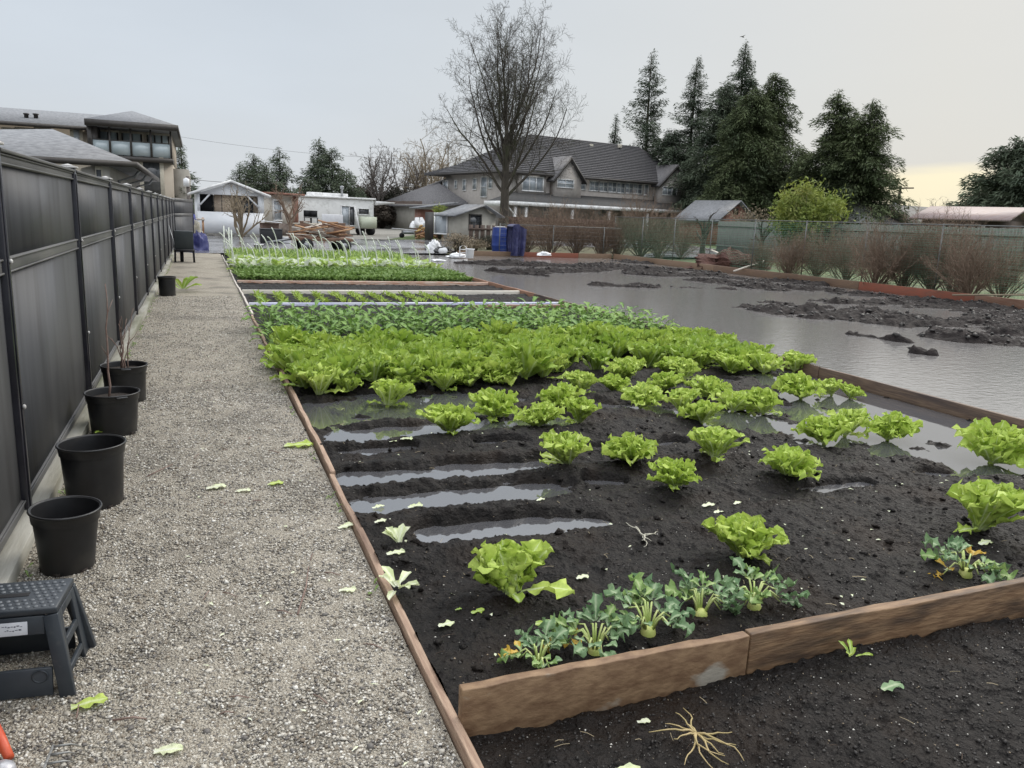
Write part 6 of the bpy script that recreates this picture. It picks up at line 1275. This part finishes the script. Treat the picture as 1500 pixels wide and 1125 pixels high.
for px_, l in ((452, 'short grey bench board at the left of the lumber pile'),):
    pass
# crates, boxes, chairs around the deck
def crate(x, y, D, w_, d_, h_, m_, label, cat, z=0, name='crate'):
    p = G(x, D); e = empty(name, (p[0], p[1], z), label, cat); b = MB(); b.box(p[0]-w_/2, p[0]+w_/2, p[1]-d_/2, p[1]+d_/2, z+.0, z+h_); b.build('box_body', m_, e, bevel=.02); b = MB(); b.box(p[0]-w_/2-.02, p[0]+w_/2+.02, p[1]-d_/2-.02, p[1]+d_/2+.02, z+h_+.002, z+h_+.04); b.build('rim', m_, e, bevel=.01); return e
crate(396, 0, 40, 1.0, .8, .62, mat('dark_bin', (.015, .016, .018), .5), 'dark open bin in front of the white shed corner', 'bin')
crate(394, 0, 42.5, .9, .6, .85, mat('brick_stack', (.14, .09, .07), .85, (.22, .15, .12), 8), 'stack of bricks behind the dark bin with a pale board on top', 'brick stack')
b = MB(); p = G(394, 42); b.obox((p[0]+.1, p[1], .96), nrm((1, 0, -.06)), (0, 1, 0), Z3, 1.0, .5, .04); tag(b.build('pale_board', m_bk, None, off=p), 'pale board lying on the brick stack', 'board')
crate(446, 0, 47, .5, .5, .95, m_lum2, 'narrow brown box between the fruit tree and the lumber', 'box'); crate(497, 0, 48, .6, .6, .9, m_lum2, 'brown box behind the lumber pile, left of the white panel', 'box'); crate(417, 0, 40, .5, .4, .25, m_bk, 'low white tub right of the dark bin', 'tub')
# white panel on stand
q = G(487, 49); e = empty('standing_board', q, 'white wide panel on legs behind the lumber pile', 'panel'); zt6, zb6 = HZ(487, 314, 49), HZ(487, 327, 49)
b = MB(); b.box(q[0]-.62, q[0]+.62, q[1], q[1]+.08, zb6, zt6); b.build('board', m_bk, e, bevel=.02)
for s_ in (-.5, .5): b = MB(); b.box(q[0]+s_-.04, q[0]+s_+.04, q[1]+.01, q[1]+.07, 0, zb6); b.build('leg', m_lum, e)
for x, l in ((451, 'dark patio chair at the left on the deck'), (461, 'dark patio chair at the right on the deck')):
    q = G(x, 54); q[2] = .73; e = empty('patio_chair', q, l, 'chair', 'chairs on the deck'); b = MB(); b.box(q[0]-.22, q[0]+.22, q[1], q[1]+.4, 1.12, 1.16); b.build('seat', m_dark, e); b = MB(); b.box(q[0]-.22, q[0]+.22, q[1]+.4, q[1]+.43, 1.18, 1.6); b.build('backrest', m_dark, e)
    for a_ in (-.2, .2):
        for dy in (.03, .37): b = MB(); b.box(q[0]+a_-.015, q[0]+a_+.015, q[1]+dy-.015, q[1]+dy+.015, .73, 1.12); b.build('leg', m_dark, e)
# wheelbarrow-like board and firewood by the little shed
q = G(596, 56); e = empty('hand_cart', q, 'low flat hand cart with a long white board on the grass strip', 'cart'); b = MB(); b.beam(q+np.array([-1.0, 0, .62]), q+np.array([1.3, .2, .5]), .4, .05); b.build('long_board', m_bk, e); b = MB(); b.box(q[0]-.3, q[0]+.5, q[1]-.2, q[1]+.3, .25, .5); b.build('tray', m_metal, e); b = MB(); b.tube([(q[0]-.35, q[1]-.1, .16), (q[0]-.35, q[1]+.05, .16)], [.17, .17], 14); b.build('wheel', m_dark, e)
r = random.Random(19)
for k in range(22):
    q = G(r.uniform(612, 640), r.uniform(53, 55)); c = np.array([q[0], q[1], .08+r.random()**1.5*.85]); a_ = r.uniform(0, PI); l_ = r.uniform(.35, .9); d = np.array([math.cos(a_), math.sin(a_)*.5, r.uniform(-.4, .4)]); b = MB(); b.beam(c-d*l_/2, c+d*l_/2, .14, .10)
    tag(b.build('firewood', (m_lum, m_lum, mat('wood_yellow%d' % k, (.5, .33, .13), .7))[k % 3], None, off=c), 'orange tan offcut in the firewood heap left of the cream shed', 'firewood', 'firewood heap by the cream shed')
lump('grey_cover', 614, 350, .55, .45, .55, m_bk, 'crumpled grey white cover on top of the firewood heap', 'cover', 33, .75)
q = G(622, 57); e = empty('lean_to', q, 'rusty brown lean-to with a pale sloping roof left of the cream shed', 'lean-to'); b = MB(); b.box(q[0]-.2, q[0]+2.0, q[1]+.4, q[1]+2, -.1, 2.0); b.build('wall', m_brick, e); b = MB(); b.obox((q[0]+.9, q[1]+1, 2.3), nrm((1, 0, .16)), (0, 1, 0), nrm((-.16, 0, 1)), 3.0, 2.4, .08); b.build('roof', m_shing, e)
# white flags of PVC: thin bent stakes
STK = [at(296+0, 0)[:2]]*0; r = random.Random(21); m_stk = mat('stake_white', (.66, .68, .62), .45, (.55, .6, .5), 10)
def stake_mesh(h, bend, seed):
    rr = random.Random(seed); b = MB(); pts = []; x = 0; z = -.1; a_ = .02
    for i in range(13): t = i/12; pts.append((x, 0, z)); a_ = .12+bend*max(0, t-.45)**1.5*3; x -= math.sin(a_)*h/12; z += math.cos(a_)*h/12
    b.tube(pts, .014, 6); return b.mesh('stake', [m_stk], smooth=True)
SM = [stake_mesh(.98, .55, 1), stake_mesh(.9, .8, 2), stake_mesh(1.05, .3, 3), stake_mesh(.95, 1.2, 4)]
for j, y in enumerate((21.2, 22.8, 24.4, 26.2)):
    for k in range(14):
        x = .9+k*.39+r.uniform(-.1, .1)
        put('plant_stake', SM[r.randrange(4)], (x, y+r.uniform(-.2, .2), 0), r.uniform(.88, 1.12), 'white bent stake, %s from the left in the %s row of stakes' % (ORDN[k], ORDN[j]), 'stake', 'white stakes in the far rows', rz=r.uniform(-.35, .35)+(PI if k < 0 else 0), tilt=(0, r.uniform(-.06, .06)))
for x, y, l in ((.78, 22.0, 'upright white stake at the near left corner of the far rows'), (.80, 24.5, 'upright white stake behind the corner one'), (.72, 26.5, 'upright white stake, farthest along the left edge')):
    b = MB(); b.tube([(0, 0, -.1), (0, 0, 1.0)], .02, 6); o = b.build('plant_stake', m_stk, None); o.location = (x, y, 0); tag(o, l, 'stake')
# overhead wires
def wire(p, q, sag, label):
    b = MB(); ts = np.linspace(0, 1, 24); p, q = np.array(p), np.array(q); b.tube([p+(q-p)*t-Z3*sag*4*t*(1-t) for t in ts], .018, 4); tag(b.build('overhead_wire', m_trimd, None, off=p), label, 'wire')
wire(P(200, 250, 88), P(420, 268, 70), .4, 'thin dark wire running behind the white shed roof'); wire(P(262, 200, 150), P(760, 232, 150), 1.5, 'faint wire across the sky above the conifers on the left')
# small bird
q = P(1088, 54, 60); e_ = MB(); e_.tube([q+[-.12, 0, 0], q+[-.04, 0, .01], q+[.06, 0, 0], q+[.14, 0, -.01]], [.012, .045, .04, .008], 8)
for s_ in (-1, 1): e_.add([q+[.0, 0, .02], q+[.05, s_*.16, .10], q+[-.02, s_*.34, .05], q+[-.07, s_*.14, .05]], [(0, 1, 2, 3)])
tag(e_.build('bird', m_trimd, None, off=q), 'tiny dark bird flying above the conifers', 'bird')
